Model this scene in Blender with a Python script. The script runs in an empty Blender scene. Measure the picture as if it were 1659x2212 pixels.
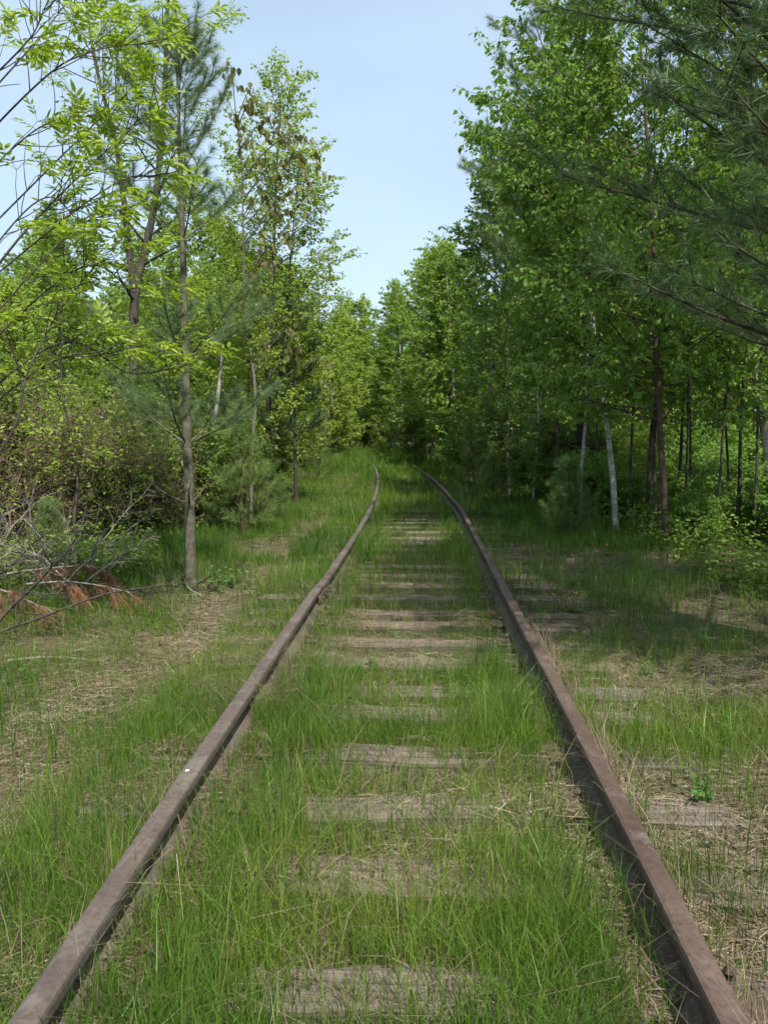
import bpy, math, random
import numpy as np

# ------------------------------------------------------------------ camera, sky, sun, exposure
scene = bpy.context.scene
COL = scene.collection
R = math.radians
CAM_Z, PITCH, YAW = 1.43, 5.9, 2.88
cam_d = bpy.data.cameras.new('camera')
cam = bpy.data.objects.new('camera', cam_d)
COL.objects.link(cam)
cam.location = (0, 0, CAM_Z)
cam.rotation_euler = (R(90 - PITCH), 0, R(YAW))
cam_d.sensor_fit = 'HORIZONTAL'
cam_d.sensor_width = 36
cam_d.lens = 36
cam_d.clip_start = 0.05
cam_d.clip_end = 2000
scene.camera = cam

SUN_EL, SUN_AZ = 57.0, 153.0          # azimuth: clockwise from +Y (the track) ; 90 = from the right
sun_dir = np.array([math.sin(R(SUN_AZ)) * math.cos(R(SUN_EL)), math.cos(R(SUN_AZ)) * math.cos(R(SUN_EL)), math.sin(R(SUN_EL))])
world = bpy.data.worlds.new('World')
scene.world = world
world.use_nodes = True
wt = world.node_tree
wt.nodes.clear()
w_out = wt.nodes.new('ShaderNodeOutputWorld')
w_bg = wt.nodes.new('ShaderNodeBackground')
w_sky = wt.nodes.new('ShaderNodeTexSky')
w_sky.sky_type = 'NISHITA'
w_sky.sun_disc = False
w_sky.sun_elevation = R(SUN_EL)
w_sky.sun_rotation = R(SUN_AZ)
w_sky.air_density = 1.0
w_sky.dust_density = 1.6
w_sky.ozone_density = 1.6
w_geo = wt.nodes.new('ShaderNodeTexCoord')
w_map = wt.nodes.new('ShaderNodeMapping')
w_map.inputs['Scale'].default_value = (1.0, 1.0, 2.6)
w_noise = wt.nodes.new('ShaderNodeTexNoise')
w_noise.inputs['Scale'].default_value = 1.7
w_noise.inputs['Detail'].default_value = 4
w_noise.inputs['Roughness'].default_value = 0.5
w_noise.inputs['Distortion'].default_value = 0.6
w_ramp = wt.nodes.new('ShaderNodeMapRange')
w_ramp.inputs['From Min'].default_value = 0.3
w_ramp.inputs['From Max'].default_value = 0.75
w_ramp.inputs['To Min'].default_value = 0.42
w_ramp.inputs['To Max'].default_value = 0.62
w_mix = wt.nodes.new('ShaderNodeMix')
w_mix.data_type = 'RGBA'
w_mix.inputs['B'].default_value = (5.0, 6.3, 7.3, 1)      # thin high cloud
wt.links.new(w_geo.outputs['Generated'], w_map.inputs['Vector'])
wt.links.new(w_map.outputs['Vector'], w_noise.inputs['Vector'])
wt.links.new(w_noise.outputs['Fac'], w_ramp.inputs['Value'])
wt.links.new(w_ramp.outputs['Result'], w_mix.inputs['Factor'])
wt.links.new(w_sky.outputs['Color'], w_mix.inputs['A'])
wt.links.new(w_mix.outputs['Result'], w_bg.inputs['Color'])
w_bg.inputs['Strength'].default_value = 0.112
wt.links.new(w_bg.outputs['Background'], w_out.inputs['Surface'])

sun_d = bpy.data.lights.new('sun', 'SUN')
sun_d.energy = 4.8
sun_d.angle = R(0.55)
sun_d.color = (1.0, 0.95, 0.86)
sun = bpy.data.objects.new('sun', sun_d)
COL.objects.link(sun)
sun.rotation_euler = (R(90 - SUN_EL), 0, R(180 - SUN_AZ))
sun.location = (20, -5, 30)

scene.view_settings.view_transform = 'Standard'
scene.view_settings.look = 'None'
scene.view_settings.exposure = 0.70
scene.view_settings.gamma = 1
scene.view_settings.use_curve_mapping = False
scene.render.engine = 'CYCLES'
scene.cycles.max_bounces = 5
scene.cycles.diffuse_bounces = 3
scene.cycles.glossy_bounces = 2
scene.cycles.transmission_bounces = 4
scene.cycles.use_denoising = True
scene.cycles.use_adaptive_sampling = True
scene.cycles.adaptive_threshold = 0.025
scene.cycles.adaptive_min_samples = 12
scene.cycles.caustics_reflective = False
scene.cycles.caustics_refractive = False

# ------------------------------------------------------------------ helpers
def at(px, py, depth):
    """a point seen at (px, py) of a 1659-wide view of the photo, depth metres ahead"""
    x = (px - 829.5) / 1659 * depth
    y = (1106 - py) / 1659 * depth
    p, q = R(PITCH), R(YAW)
    fwd = np.array([0, math.cos(p), -math.sin(p)]); up = np.array([0, math.sin(p), math.cos(p)])
    v = fwd * depth + up * y + np.array([x, 0, 0])
    return np.array([v[0] * math.cos(q) - v[1] * math.sin(q), v[0] * math.sin(q) + v[1] * math.cos(q), v[2] + CAM_Z])

_tab = np.random.default_rng(11).random((256, 256))
def vnoise(x, y):
    x = np.asarray(x, float); y = np.asarray(y, float)
    xi = np.floor(x).astype(int); yi = np.floor(y).astype(int)
    fx = x - xi; fy = y - yi
    fx = fx * fx * (3 - 2 * fx); fy = fy * fy * (3 - 2 * fy)
    a = _tab[xi & 255, yi & 255]; b = _tab[(xi + 1) & 255, yi & 255]
    c = _tab[xi & 255, (yi + 1) & 255]; d = _tab[(xi + 1) & 255, (yi + 1) & 255]
    return (a * (1 - fx) + b * fx) * (1 - fy) + (c * (1 - fx) + d * fx) * fy
def fbm(x, y, o=3):
    s = 0; a = 0.5; t = 0
    for k in range(o):
        s = s + a * vnoise(x * 2 ** k + 17.3 * k, y * 2 ** k + 5.7 * k); t += a; a *= 0.5
    return s / t
def sstep(a, b, x):
    t = np.clip((np.asarray(x, float) - a) / (b - a), 0, 1)
    return t * t * (3 - 2 * t)

GAUGE = 0.752                       # half distance between the rail centres
def cx(y):
    y = np.asarray(y, float)
    return -0.08 - 0.0024 * np.maximum(0, np.minimum(y, 70) - 8) ** 2 - 0.36 * np.maximum(0, y - 70)
def gz(x, y):
    """ground height"""
    x = np.asarray(x, float); y = np.asarray(y, float)
    u = x - cx(y)
    z = (fbm(x * 0.9 + 40, y * 0.9 + 40, 3) - 0.5) * 0.10 + (fbm(x * 4, y * 4 + 9, 2) - 0.5) * 0.025
    z = z * sstep(0.2, 1.6, np.abs(u)) + (fbm(x * 3, y * 3, 2) - 0.5) * 0.03
    z = z - 0.025 - 0.02 * (1 - sstep(.5, 1.3, np.abs(u))) + 0.10 * sstep(1.2, 3.2, np.abs(u)) * fbm(x * 0.3, y * 0.3 + 3, 2)
    z = z + 0.082 * np.exp(-((np.abs(u) - GAUGE) / .12) ** 4) * np.where((u > 0) & (u < GAUGE), .5, np.where((u < 0) & (u > -GAUGE), 1.0, 1.0)) * (.75 + .5 * fbm(x * 2.2 + 7, y * 2.2, 2))
    z = z + 0.30 * sstep(24, 42, y) + 0.06 * sstep(0.5, 1.0, vnoise(x * 0 + 3, y * 0.35))
    return z

def build(name, V, tris=None, quads=None, rnd=None, mats=(), smooth=False, mat_idx=None):
    """mesh from numpy arrays; rnd = one value for each face (tris first, then quads)"""
    me = bpy.data.meshes.new(name)
    V = np.asarray(V, np.float32).reshape(-1, 3)
    nt = 0 if tris is None else len(tris); nq = 0 if quads is None else len(quads)
    me.vertices.add(len(V)); me.vertices.foreach_set('co', V.ravel())
    li = []
    if nt: li.append(np.asarray(tris, np.int32).ravel())
    if nq: li.append(np.asarray(quads, np.int32).ravel())
    li = np.concatenate(li)
    me.loops.add(len(li)); me.loops.foreach_set('vertex_index', li)
    me.polygons.add(nt + nq)
    st = np.concatenate([np.arange(nt) * 3, nt * 3 + np.arange(nq) * 4]).astype(np.int32)
    me.polygons.foreach_set('loop_start', st)
    me.polygons.foreach_set('use_smooth', np.full(nt + nq, smooth))
    if mat_idx is not None: me.polygons.foreach_set('material_index', np.asarray(mat_idx, np.int32))
    me.update(calc_edges=True)
    if rnd is not None:
        a = me.attributes.new('rnd', 'FLOAT', 'FACE'); a.data.foreach_set('value', np.asarray(rnd, np.float32))
    for m in mats: me.materials.append(m)
    return me

def link(name, me, parent=None, loc=None, label=None, cat=None, group=None, kind=None):
    o = bpy.data.objects.new(name, me); COL.objects.link(o)
    if parent is not None: o.parent = parent
    if loc is not None: o.location = loc
    tag(o, label, cat, group, kind)
    return o
def tag(o, label=None, cat=None, group=None, kind=None):
    if label: o['label'] = label
    if cat: o['category'] = cat
    if group: o['group'] = group
    if kind: o['kind'] = kind
    return o

# -- tubes
def nrm(v):
    v = np.asarray(v, float)
    return v / (np.linalg.norm(v, axis=-1, keepdims=True) + 1e-9)
def smooth_line(pts, n):
    """Catmull-Rom through the points"""
    P = np.asarray(pts, float)
    if len(P) < 3: 
        t = np.linspace(0, 1, n)[:, None]; return P[0] * (1 - t) + P[-1] * t
    Q = np.vstack([2 * P[0] - P[1], P, 2 * P[-1] - P[-2]])
    out = []
    for s in np.linspace(0, len(P) - 1, n):
        i = min(int(s), len(P) - 2); t = s - i
        a, b, c, d = Q[i], Q[i + 1], Q[i + 2], Q[i + 3]
        out.append(0.5 * (2 * b + (c - a) * t + (2 * a - 5 * b + 4 * c - d) * t * t + (3 * b - a - 3 * c + d) * t ** 3))
    return np.array(out)
class Tubes:
    def __init__(s): s.V = []; s.Q = []; s.T = []; s.n = 0; s.rq = []; s.rt = []
    def add(s, pts, rad, sides=5, rnd=0.5, rough=0.0, rng=None):
        P = np.asarray(pts, float); n = len(P)
        rad = np.broadcast_to(np.asarray(rad, float), (n,))
        t = np.gradient(P, axis=0); t = nrm(t)
        m = np.abs(t.mean(0)); ref = np.zeros(3); ref[int(np.argmin(m))] = 1
        a = nrm(np.cross(t, ref)); b = np.cross(t, a)
        ang = np.arange(sides) / sides * 2 * np.pi
        rr = rad[:, None] * np.ones((1, sides))
        if rough and rng is not None: rr = rr * (1 + rough * rng.uniform(-1, 1, rr.shape))
        ring = P[:, None, :] + rr[..., None] * (a[:, None, :] * np.cos(ang)[None, :, None] + b[:, None, :] * np.sin(ang)[None, :, None])
        s.V.append(ring.reshape(-1, 3))
        i = np.arange(n - 1)[:, None] * sides; j = np.arange(sides)[None, :]; k = (j + 1) % sides
        q = np.stack([i + j, i + k, i + sides + k, i + sides + j], -1).reshape(-1, 4) + s.n
        s.Q.append(q); s.rq.append(np.full(len(q), rnd)); s.n += n * sides
        c = s.n; s.V.append(P[-1:] + t[-1:] * rad[-1]); s.n += 1
        base = c - sides
        s.T.append(np.stack([base + np.arange(sides), base + (np.arange(sides) + 1) % sides, np.full(sides, c)], -1)); s.rt.append(np.full(sides, rnd))
    def mesh(s, name, mats, smooth=True):
        return build(name, np.concatenate(s.V), np.concatenate(s.T), np.concatenate(s.Q), np.concatenate(s.rt + s.rq), mats, smooth)

# -- leaves
LEAF = {   # x across, y along, z out of the leaf plane
    'ovate': (np.array([[0, 0, 0], [.34, .26, .07], [.30, .58, .05], [0, 1, -.10], [-.30, .58, .05], [-.34, .26, .07], [0, .45, -.03]]),
              np.array([[0, 1, 6], [1, 2, 6], [2, 3, 6], [3, 4, 6], [4, 5, 6], [5, 0, 6]])),
    'ovate4': (np.array([[0, 0, 0], [.33, .30, .06], [.22, .66, .03], [0, 1, -.10], [-.22, .66, .03], [-.33, .30, .06]]), np.array([[0, 1, 2], [0, 2, 3], [0, 3, 4], [0, 4, 5]])),
    'diamond': (np.array([[0, 0, 0], [.36, .42, .09], [0, 1, -.05], [-.36, .42, .09]]), np.array([[0, 1, 2], [0, 2, 3]])),
    'round': (np.array([[0, 0, 0], [.40, .28, .05], [.36, .70, .03], [0, .98, -.05], [-.36, .70, .03], [-.40, .28, .05]]),
              np.array([[0, 1, 2], [0, 2, 3], [0, 3, 4], [0, 4, 5]])),
    'lance': (np.array([[0, 0, 0], [.15, .28, .05], [.14, .6, .02], [0, 1, -.10], [-.14, .6, .02], [-.15, .28, .05], [0, .45, -.03]]),
              np.array([[0, 1, 6], [1, 2, 6], [2, 3, 6], [3, 4, 6], [4, 5, 6], [5, 0, 6]])),
    'lance2': (np.array([[0, 0, 0], [.17, .4, .04], [0, 1, -.06], [-.17, .4, .04]]), np.array([[0, 1, 2], [0, 2, 3]])),
}
def leaf_arrays(kind, pos, along, normal, size, rnd):
    T, F = LEAF[kind]
    pos = np.asarray(pos, float); along = nrm(along)
    nor = normal - (normal * along).sum(-1, keepdims=True) * along
    nor = nrm(nor); side = np.cross(along, nor)
    sz = np.asarray(size)[:, None, None]
    V = pos[:, None, :] + sz * (T[None, :, 0:1] * side[:, None, :] + T[None, :, 1:2] * along[:, None, :] + T[None, :, 2:3] * nor[:, None, :])
    n = len(pos); k = len(T)
    tris = (F[None] + (np.arange(n) * k)[:, None, None]).reshape(-1, 3)
    return V.reshape(-1, 3), tris, np.repeat(rnd, len(F))
def leaf_mesh(name, kind, pos, along, normal, size, rnd, mat):
    V, t, r = leaf_arrays(kind, pos, along, normal, size, rnd)
    return build(name, V, t, None, r, (mat,), False)

def needle_arrays(pos, d, m, length, width, rng, spread=(0.35, 1.3)):
    """m needles for each tuft, one thin triangle each"""
    n = len(pos)
    P = np.repeat(pos, m, 0); D = np.repeat(nrm(d), m, 0)
    r = rng.normal(size=(n * m, 3)); r = nrm(r - (r * D).sum(-1, keepdims=True) * D)
    a = rng.uniform(spread[0], spread[1], n * m)[:, None]
    nd = D * np.cos(a) + r * np.sin(a)
    L = np.repeat(np.broadcast_to(length, (n,)), m)[:, None] * rng.uniform(.7, 1.1, (n * m, 1))
    off = D * rng.uniform(-0.35, 0.25, (n * m, 1)) * L
    w = nrm(np.cross(nd, rng.normal(size=(n * m, 3)))) * width * 0.5
    b = P + off
    tip = b + nd * L; tip[:, 2] -= 0.08 * L[:, 0]
    V = np.stack([b - w, b + w, tip], 1).reshape(-1, 3)
    tris = np.arange(n * m * 3).reshape(-1, 3)
    rnd = np.repeat(rng.random(n), m) * 0.6 + rng.random(n * m) * 0.4
    return V, tris, rnd

# ------------------------------------------------------------------ materials
def new_mat(name):
    m = bpy.data.materials.new(name); m.use_nodes = True
    nt = m.node_tree; nt.nodes.clear()
    out = nt.nodes.new('ShaderNodeOutputMaterial')
    return m, nt, out
def ramp(nt, stops, fac):
    r = nt.nodes.new('ShaderNodeValToRGB')
    e = r.color_ramp.elements
    while len(e) < len(stops): e.new(0.5)
    for k, (p, c) in enumerate(stops):
        e[k].position = p; e[k].color = (*c, 1)
    nt.links.new(fac, r.inputs['Fac'])
    return r.outputs['Color']
def noise(nt, scale, detail=3, coord='Object', rough=0.55, stretch=None):
    tc = nt.nodes.new('ShaderNodeTexCoord')
    n = nt.nodes.new('ShaderNodeTexNoise'); n.inputs['Scale'].default_value = scale; n.inputs['Detail'].default_value = detail; n.inputs['Roughness'].default_value = rough
    src = tc.outputs[coord]
    if stretch:
        mp = nt.nodes.new('ShaderNodeMapping'); mp.inputs['Scale'].default_value = stretch
        nt.links.new(src, mp.inputs['Vector']); src = mp.outputs['Vector']
    nt.links.new(src, n.inputs['Vector'])
    return n.outputs['Fac']
def mixc(nt, fac, a, b, mode='MIX'):
    m = nt.nodes.new('ShaderNodeMix'); m.data_type = 'RGBA'; m.blend_type = mode
    for sock, v in (('Factor', fac), ('A', a), ('B', b)):
        if hasattr(v, 'is_output'): nt.links.new(v, m.inputs[sock])
        elif sock == 'Factor': m.inputs[sock].default_value = v
        else: m.inputs[sock].default_value = (*v, 1)
    return m.outputs['Result']
def math_node(nt, op, a, b=0.0, c=None):
    m = nt.nodes.new('ShaderNodeMath'); m.operation = op
    for k, v in enumerate((a, b, c)):
        if v is None: continue
        if hasattr(v, 'is_output'): nt.links.new(v, m.inputs[k])
        else: m.inputs[k].default_value = v
    return m.outputs[0]
def bump(nt, h, strength, dist=0.01):
    b = nt.nodes.new('ShaderNodeBump'); b.inputs['Strength'].default_value = strength; b.inputs['Distance'].default_value = dist
    nt.links.new(h, b.inputs['Height'])
    return b.outputs['Normal']
def attr(nt, name='rnd'):
    a = nt.nodes.new('ShaderNodeAttribute'); a.attribute_name = name
    return a.outputs['Fac']

def leaf_mat(name, stops, trans=0.42, tcol=(1.25, 1.35, 0.55), rough=0.45, spec=0.35, obj_var=0.25):
    m, nt, out = new_mat(name)
    oi = nt.nodes.new('ShaderNodeObjectInfo')
    f = math_node(nt, 'ADD', math_node(nt, 'MULTIPLY', attr(nt), 1 - obj_var), math_node(nt, 'MULTIPLY', oi.outputs['Random'], obj_var))
    c = ramp(nt, stops, f)
    p = nt.nodes.new('ShaderNodeBsdfPrincipled')
    nt.links.new(c, p.inputs['Base Color']); p.inputs['Roughness'].default_value = rough; p.inputs['Specular IOR Level'].default_value = spec
    t = nt.nodes.new('ShaderNodeBsdfTranslucent')
    nt.links.new(mixc(nt, 1.0, c, tcol, 'MULTIPLY'), t.inputs['Color'])
    mx = nt.nodes.new('ShaderNodeMixShader'); mx.inputs[0].default_value = trans
    nt.links.new(p.outputs[0], mx.inputs[1]); nt.links.new(t.outputs[0], mx.inputs[2])
    nt.links.new(mx.outputs[0], out.inputs['Surface'])
    return m
def bark_mat(name, stops, scale=14, stretch=(1, 1, .25), bstr=0.5, rough=0.9):
    m, nt, out = new_mat(name)
    n = noise(nt, scale, 5, stretch=stretch, rough=.65)
    c = ramp(nt, stops, n)
    p = nt.nodes.new('ShaderNodeBsdfPrincipled'); nt.links.new(c, p.inputs['Base Color'])
    p.inputs['Roughness'].default_value = rough; p.inputs['Specular IOR Level'].default_value = 0.2
    nt.links.new(bump(nt, n, bstr, 0.012), p.inputs['Normal'])
    nt.links.new(p.outputs[0], out.inputs['Surface'])
    return m

M = {}
M['ash_leaf'] = leaf_mat('ash_leaf', [(0, (.16, .24, .03)), (.5, (.26, .345, .05)), (1, (.38, .44, .10))], .45)
M['tree_leaf'] = leaf_mat('tree_leaf', [(0, (.095, .165, .03)), (.5, (.18, .265, .05)), (1, (.28, .36, .08))], .5, spec=.25)
M['yellow_leaf'] = leaf_mat('yellow_leaf', [(0, (.15, .22, .035)), (.5, (.26, .345, .065)), (1, (.37, .43, .11))], .5, spec=.25)
M['birch_leaf'] = leaf_mat('birch_leaf', [(0, (.09, .18, .038)), (.5, (.165, .27, .06)), (1, (.27, .37, .09))], .5, spec=.22)
M['sunlit_leaf'] = leaf_mat('sunlit_leaf', [(0, (.12, .205, .04)), (.5, (.215, .31, .065)), (1, (.33, .41, .10))], .5, spec=.2)  # leaf colours lightened to stand in for sunlight on the farther crowns
M['aspen_leaf'] = leaf_mat('aspen_leaf', [(0, (.075, .145, .04)), (.5, (.14, .22, .06)), (1, (.22, .30, .095))], .45, spec=.5)
M['bronze_leaf'] = leaf_mat('bronze_leaf', [(0, (.105, .085, .028)), (.45, (.145, .14, .042)), (1, (.20, .215, .065))], .4, (1.25, 1.15, .5))
M['shrub_leaf'] = leaf_mat('shrub_leaf', [(0, (.07, .125, .025)), (.5, (.14, .215, .04)), (1, (.24, .31, .07))], .45)
M['needle'] = leaf_mat('needle', [(0, (.07, .115, .05)), (.5, (.12, .18, .075)), (1, (.19, .25, .105))], .35, (1.15, 1.2, .7), .45, .35)
M['shaded_needle'] = leaf_mat('shaded_needle', [(0, (.045, .08, .035)), (.5, (.08, .13, .05)), (1, (.13, .185, .07))], .3, (1.1, 1.2, .7), .45, .3)  # pine needle colours darkened, shade of the near boughs put into the colour
M['young_needle'] = leaf_mat('young_needle', [(0, (.09, .15, .045)), (.5, (.16, .24, .07)), (1, (.26, .33, .11))], .4, (1.15, 1.2, .6), .5, .25)
M['dead_needle'] = leaf_mat('dead_needle', [(0, (.12, .055, .028)), (.5, (.245, .115, .055)), (1, (.35, .20, .11))], .25, (1.2, 1, .7))
M['grass'] = leaf_mat('grass', [(0, (.028, .075, .011)), (.35, (.070, .148, .018)), (.7, (.15, .23, .03)), (1, (.28, .31, .075))], .38, (1.15, 1.2, .55), .45, .3, 0)
M['straw'] = leaf_mat('straw', [(0, (.065, .043, .028)), (.4, (.155, .112, .073)), (.8, (.30, .235, .162)), (1, (.46, .39, .29))], .2, (1, 1, .9), .7, .2, 0)
M['litter'] = leaf_mat('litter', [(0, (.04, .028, .02)), (.4, (.10, .07, .05)), (.8, (.18, .14, .11)), (1, (.26, .22, .19))], .15, (1, 1, .9), .7, .2, 0)
M['pine_bark'] = bark_mat('pine_bark', [(.28, (.032, .029, .020)), (.46, (.072, .068, .045)), (.62, (.115, .112, .078)), (.8, (.21, .21, .17))], 11, (1, 1, 1.1), .7)
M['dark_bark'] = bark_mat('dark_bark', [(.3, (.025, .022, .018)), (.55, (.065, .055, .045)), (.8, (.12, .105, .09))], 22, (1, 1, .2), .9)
M['grey_bark'] = bark_mat('grey_bark', [(.3, (.06, .055, .045)), (.55, (.13, .12, .10)), (.8, (.22, .205, .175))], 20, (1, 1, .3), .5)
M['pale_bark'] = bark_mat('pale_bark', [(.3, (.08, .07, .062)), (.48, (.20, .185, .17)), (.7, (.36, .345, .325))], 16, (1, 1, .8), .5)
M['brown_bark'] = bark_mat('brown_bark', [(.3, (.045, .032, .024)), (.6, (.10, .068, .05)), (.85, (.18, .13, .10))], 25, (1, 1, .5), .4)
M['red_twig'] = bark_mat('red_twig', [(.3, (.10, .065, .048)), (.6, (.19, .13, .095)), (.85, (.30, .23, .18))], 25, (1, 1, .5), .4)
M['dead_wood'] = bark_mat('dead_wood', [(.25, (.10, .085, .07)), (.5, (.22, .19, .16)), (.8, (.36, .325, .285))], 18, (1, 1, .4), .4)
def birch_bark():
    m, nt, out = new_mat('birch_bark')
    n1 = noise(nt, 7, 4, stretch=(1, 1, 3.4)); n2 = noise(nt, 26, 3, stretch=(.5, .5, 4.5))
    base = ramp(nt, [(.3, (.20, .18, .155)), (.5, (.38, .355, .32)), (.75, (.54, .52, .485))], n1)
    f = ramp(nt, [(.56, (0, 0, 0)), (.66, (1, 1, 1))], n2)
    c = mixc(nt, f, base, (.055, .045, .038))
    g = ramp(nt, [(.60, (0, 0, 0)), (.68, (1, 1, 1))], noise(nt, 4.2, 3))
    c = mixc(nt, g, c, (.07, .058, .048))
    p = nt.nodes.new('ShaderNodeBsdfPrincipled'); nt.links.new(c, p.inputs['Base Color']); p.inputs['Roughness'].default_value = .75
    nt.links.new(bump(nt, n2, .3, .006), p.inputs['Normal'])
    nt.links.new(p.outputs[0], out.inputs['Surface'])
    return m
M['birch_bark'] = birch_bark()
def rail_mat(stops, flake):
    m, nt, out = new_mat('rusty_steel')
    n1 = noise(nt, 3.5, 5); n2 = noise(nt, 60, 4)
    c = ramp(nt, stops, n1)
    n5 = noise(nt, 24, 6, rough=.75)
    c = mixc(nt, ramp(nt, [(.44, (0, 0, 0)), (.66, (.55, .55, .55))], n2), c, (.045, .028, .021))
    c = mixc(nt, ramp(nt, [(.48, (0, 0, 0)), (.70, (.5, .5, .5))], n5), c, flake)
    c = mixc(nt, ramp(nt, [(.60, (0, 0, 0)), (.70, (.6, .6, .6))], noise(nt, 9, 5)), c, (.16, .135, .12))
    c = mixc(nt, ramp(nt, [(.68, (0, 0, 0)), (.74, (.35, .35, .35))], noise(nt, 120, 2)), c, (.26, .235, .215))
    p = nt.nodes.new('ShaderNodeBsdfPrincipled'); nt.links.new(c, p.inputs['Base Color'])
    nt.links.new(ramp(nt, [(.3, (.5, .5, .5)), (.7, (.85, .85, .85))], n5), p.inputs['Roughness']); p.inputs['Specular IOR Level'].default_value = .4
    nt.links.new(bump(nt, math_node(nt, 'ADD', n5, math_node(nt, 'MULTIPLY', n2, .6)), .6, .004), p.inputs['Normal'])
    nt.links.new(p.outputs[0], out.inputs['Surface'])
    return m
M['rail'] = rail_mat([(.28, (.046, .029, .022)), (.5, (.084, .056, .043)), (.72, (.13, .094, .074))], (.10, .055, .037))
M['rail_grey'] = rail_mat([(.28, (.054, .041, .034)), (.5, (.102, .080, .067)), (.72, (.16, .134, .115))], (.098, .062, .046))
def tie_mat():
    m, nt, out = new_mat('weathered_tie')
    oi = nt.nodes.new('ShaderNodeObjectInfo')
    n1 = noise(nt, 3, 5, stretch=(.22, 16, 10), rough=.6); n2 = noise(nt, 1.6, 3)
    c = ramp(nt, [(.32, (.028, .019, .014)), (.47, (.105, .073, .054)), (.72, (.235, .172, .13))], n1)
    g = ramp(nt, [(.3, (.06, .042, .032)), (.6, (.20, .155, .125))], n2)
    c = mixc(nt, .3, c, g)
    c = mixc(nt, math_node(nt, 'MULTIPLY', oi.outputs['Random'], .35), c, (.20, .185, .17))
    p = nt.nodes.new('ShaderNodeBsdfPrincipled'); nt.links.new(c, p.inputs['Base Color']); p.inputs['Roughness'].default_value = .92
    p.inputs['Specular IOR Level'].default_value = .15
    nt.links.new(bump(nt, n1, 1.0, .02), p.inputs['Normal'])
    nt.links.new(p.outputs[0], out.inputs['Surface'])
    return m
M['tie'] = tie_mat()
def ground_mat():
    m, nt, out = new_mat('ground_thatch')
    n1 = noise(nt, .55, 4); n2 = noise(nt, 9, 5, rough=.7); n3 = noise(nt, 70, 4, rough=.75); n4 = noise(nt, 1.6, 4)
    thatch = ramp(nt, [(.25, (.06, .045, .03)), (.5, (.145, .108, .072)), (.75, (.25, .195, .138))], n3)
    soil = ramp(nt, [(.3, (.03, .024, .018)), (.6, (.075, .057, .044)), (.8, (.14, .112, .09))], n3)
    green = ramp(nt, [(.3, (.05, .085, .022)), (.7, (.15, .185, .06))], n3)
    c = mixc(nt, ramp(nt, [(.45, (0, 0, 0)), (.62, (1, 1, 1))], n4), thatch, soil)
    c = mixc(nt, ramp(nt, [(.45, (0, 0, 0)), (.65, (.75, .75, .75))], n2), c, green)
    # woodland floor, away from the track bed
    f = attr(nt, 'wood')
    wood = ramp(nt, [(.3, (.03, .025, .016)), (.55, (.085, .065, .04)), (.8, (.17, .125, .085))], n3)
    wood = mixc(nt, ramp(nt, [(.42, (0, 0, 0)), (.62, (.7, .7, .7))], n2), wood, (.06, .10, .025))
    c = mixc(nt, f, c, wood)
    p = nt.nodes.new('ShaderNodeBsdfPrincipled'); nt.links.new(c, p.inputs['Base Color']); p.inputs['Roughness'].default_value = .95
    p.inputs['Specular IOR Level'].default_value = .1
    nt.links.new(bump(nt, n3, .8, .02), p.inputs['Normal'])
    nt.links.new(p.outputs[0], out.inputs['Surface'])
    return m
M['ground'] = ground_mat()
def plain_mat(name, col, rough=.7):
    m, nt, out = new_mat(name)
    n = noise(nt, 40, 3)
    c = ramp(nt, [(.3, tuple(v * .75 for v in col)), (.7, col)], n)
    p = nt.nodes.new('ShaderNodeBsdfPrincipled'); nt.links.new(c, p.inputs['Base Color']); p.inputs['Roughness'].default_value = rough
    nt.links.new(p.outputs[0], out.inputs['Surface'])
    return m
M['petal'] = plain_mat('petal', (.72, .45, .01))
M['white_stone'] = plain_mat('white_stone', (.78, .77, .74))
M['forb_leaf'] = leaf_mat('forb_leaf', [(0, (.04, .11, .02)), (.5, (.07, .17, .03)), (1, (.13, .25, .05))], .35)

# ------------------------------------------------------------------ ground
def axis(lo, hi, near, step, grow):
    a = [0.0]; s = step
    while a[-1] < hi:
        a.append(a[-1] + s)
        if a[-1] > near: s *= grow
    b = [0.0]; s = step
    while b[-1] > lo:
        b.append(b[-1] - s)
        if -b[-1] > near: s *= grow
    return np.array(sorted(set(a + b)))
gx = axis(-500, 500, 2.6, .06, 1.11)
gy = axis(-60, 900, 11, .10, 1.09)
GX, GY = np.meshgrid(gx, gy, indexing='xy')
ZZ = gz(GX, GY)
V = np.stack([GX, GY, ZZ], -1).reshape(-1, 3)
nx, ny = len(gx), len(gy)
I = (np.arange(ny - 1)[:, None] * nx + np.arange(nx - 1)[None, :])
Q = np.stack([I, I + 1, I + nx + 1, I + nx], -1).reshape(-1, 4)
me = build('ground', V, None, Q, None, (M['ground'],), True)
a = me.attributes.new('wood', 'FLOAT', 'POINT')
U = (GX - cx(GY))
wood = np.clip(np.maximum(sstep(2.6, 3.6, U + .8 * (fbm(GX, GY) - .5)), sstep(2.6, 3.6, -U + .8 * (fbm(GX + 9, GY) - .5))), 0, 1)
a.data.foreach_set('value', wood.astype(np.float32).ravel())
link('ground', me, kind='structure', label='dry grassy earth of the old track bed and woodland floor')

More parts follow.
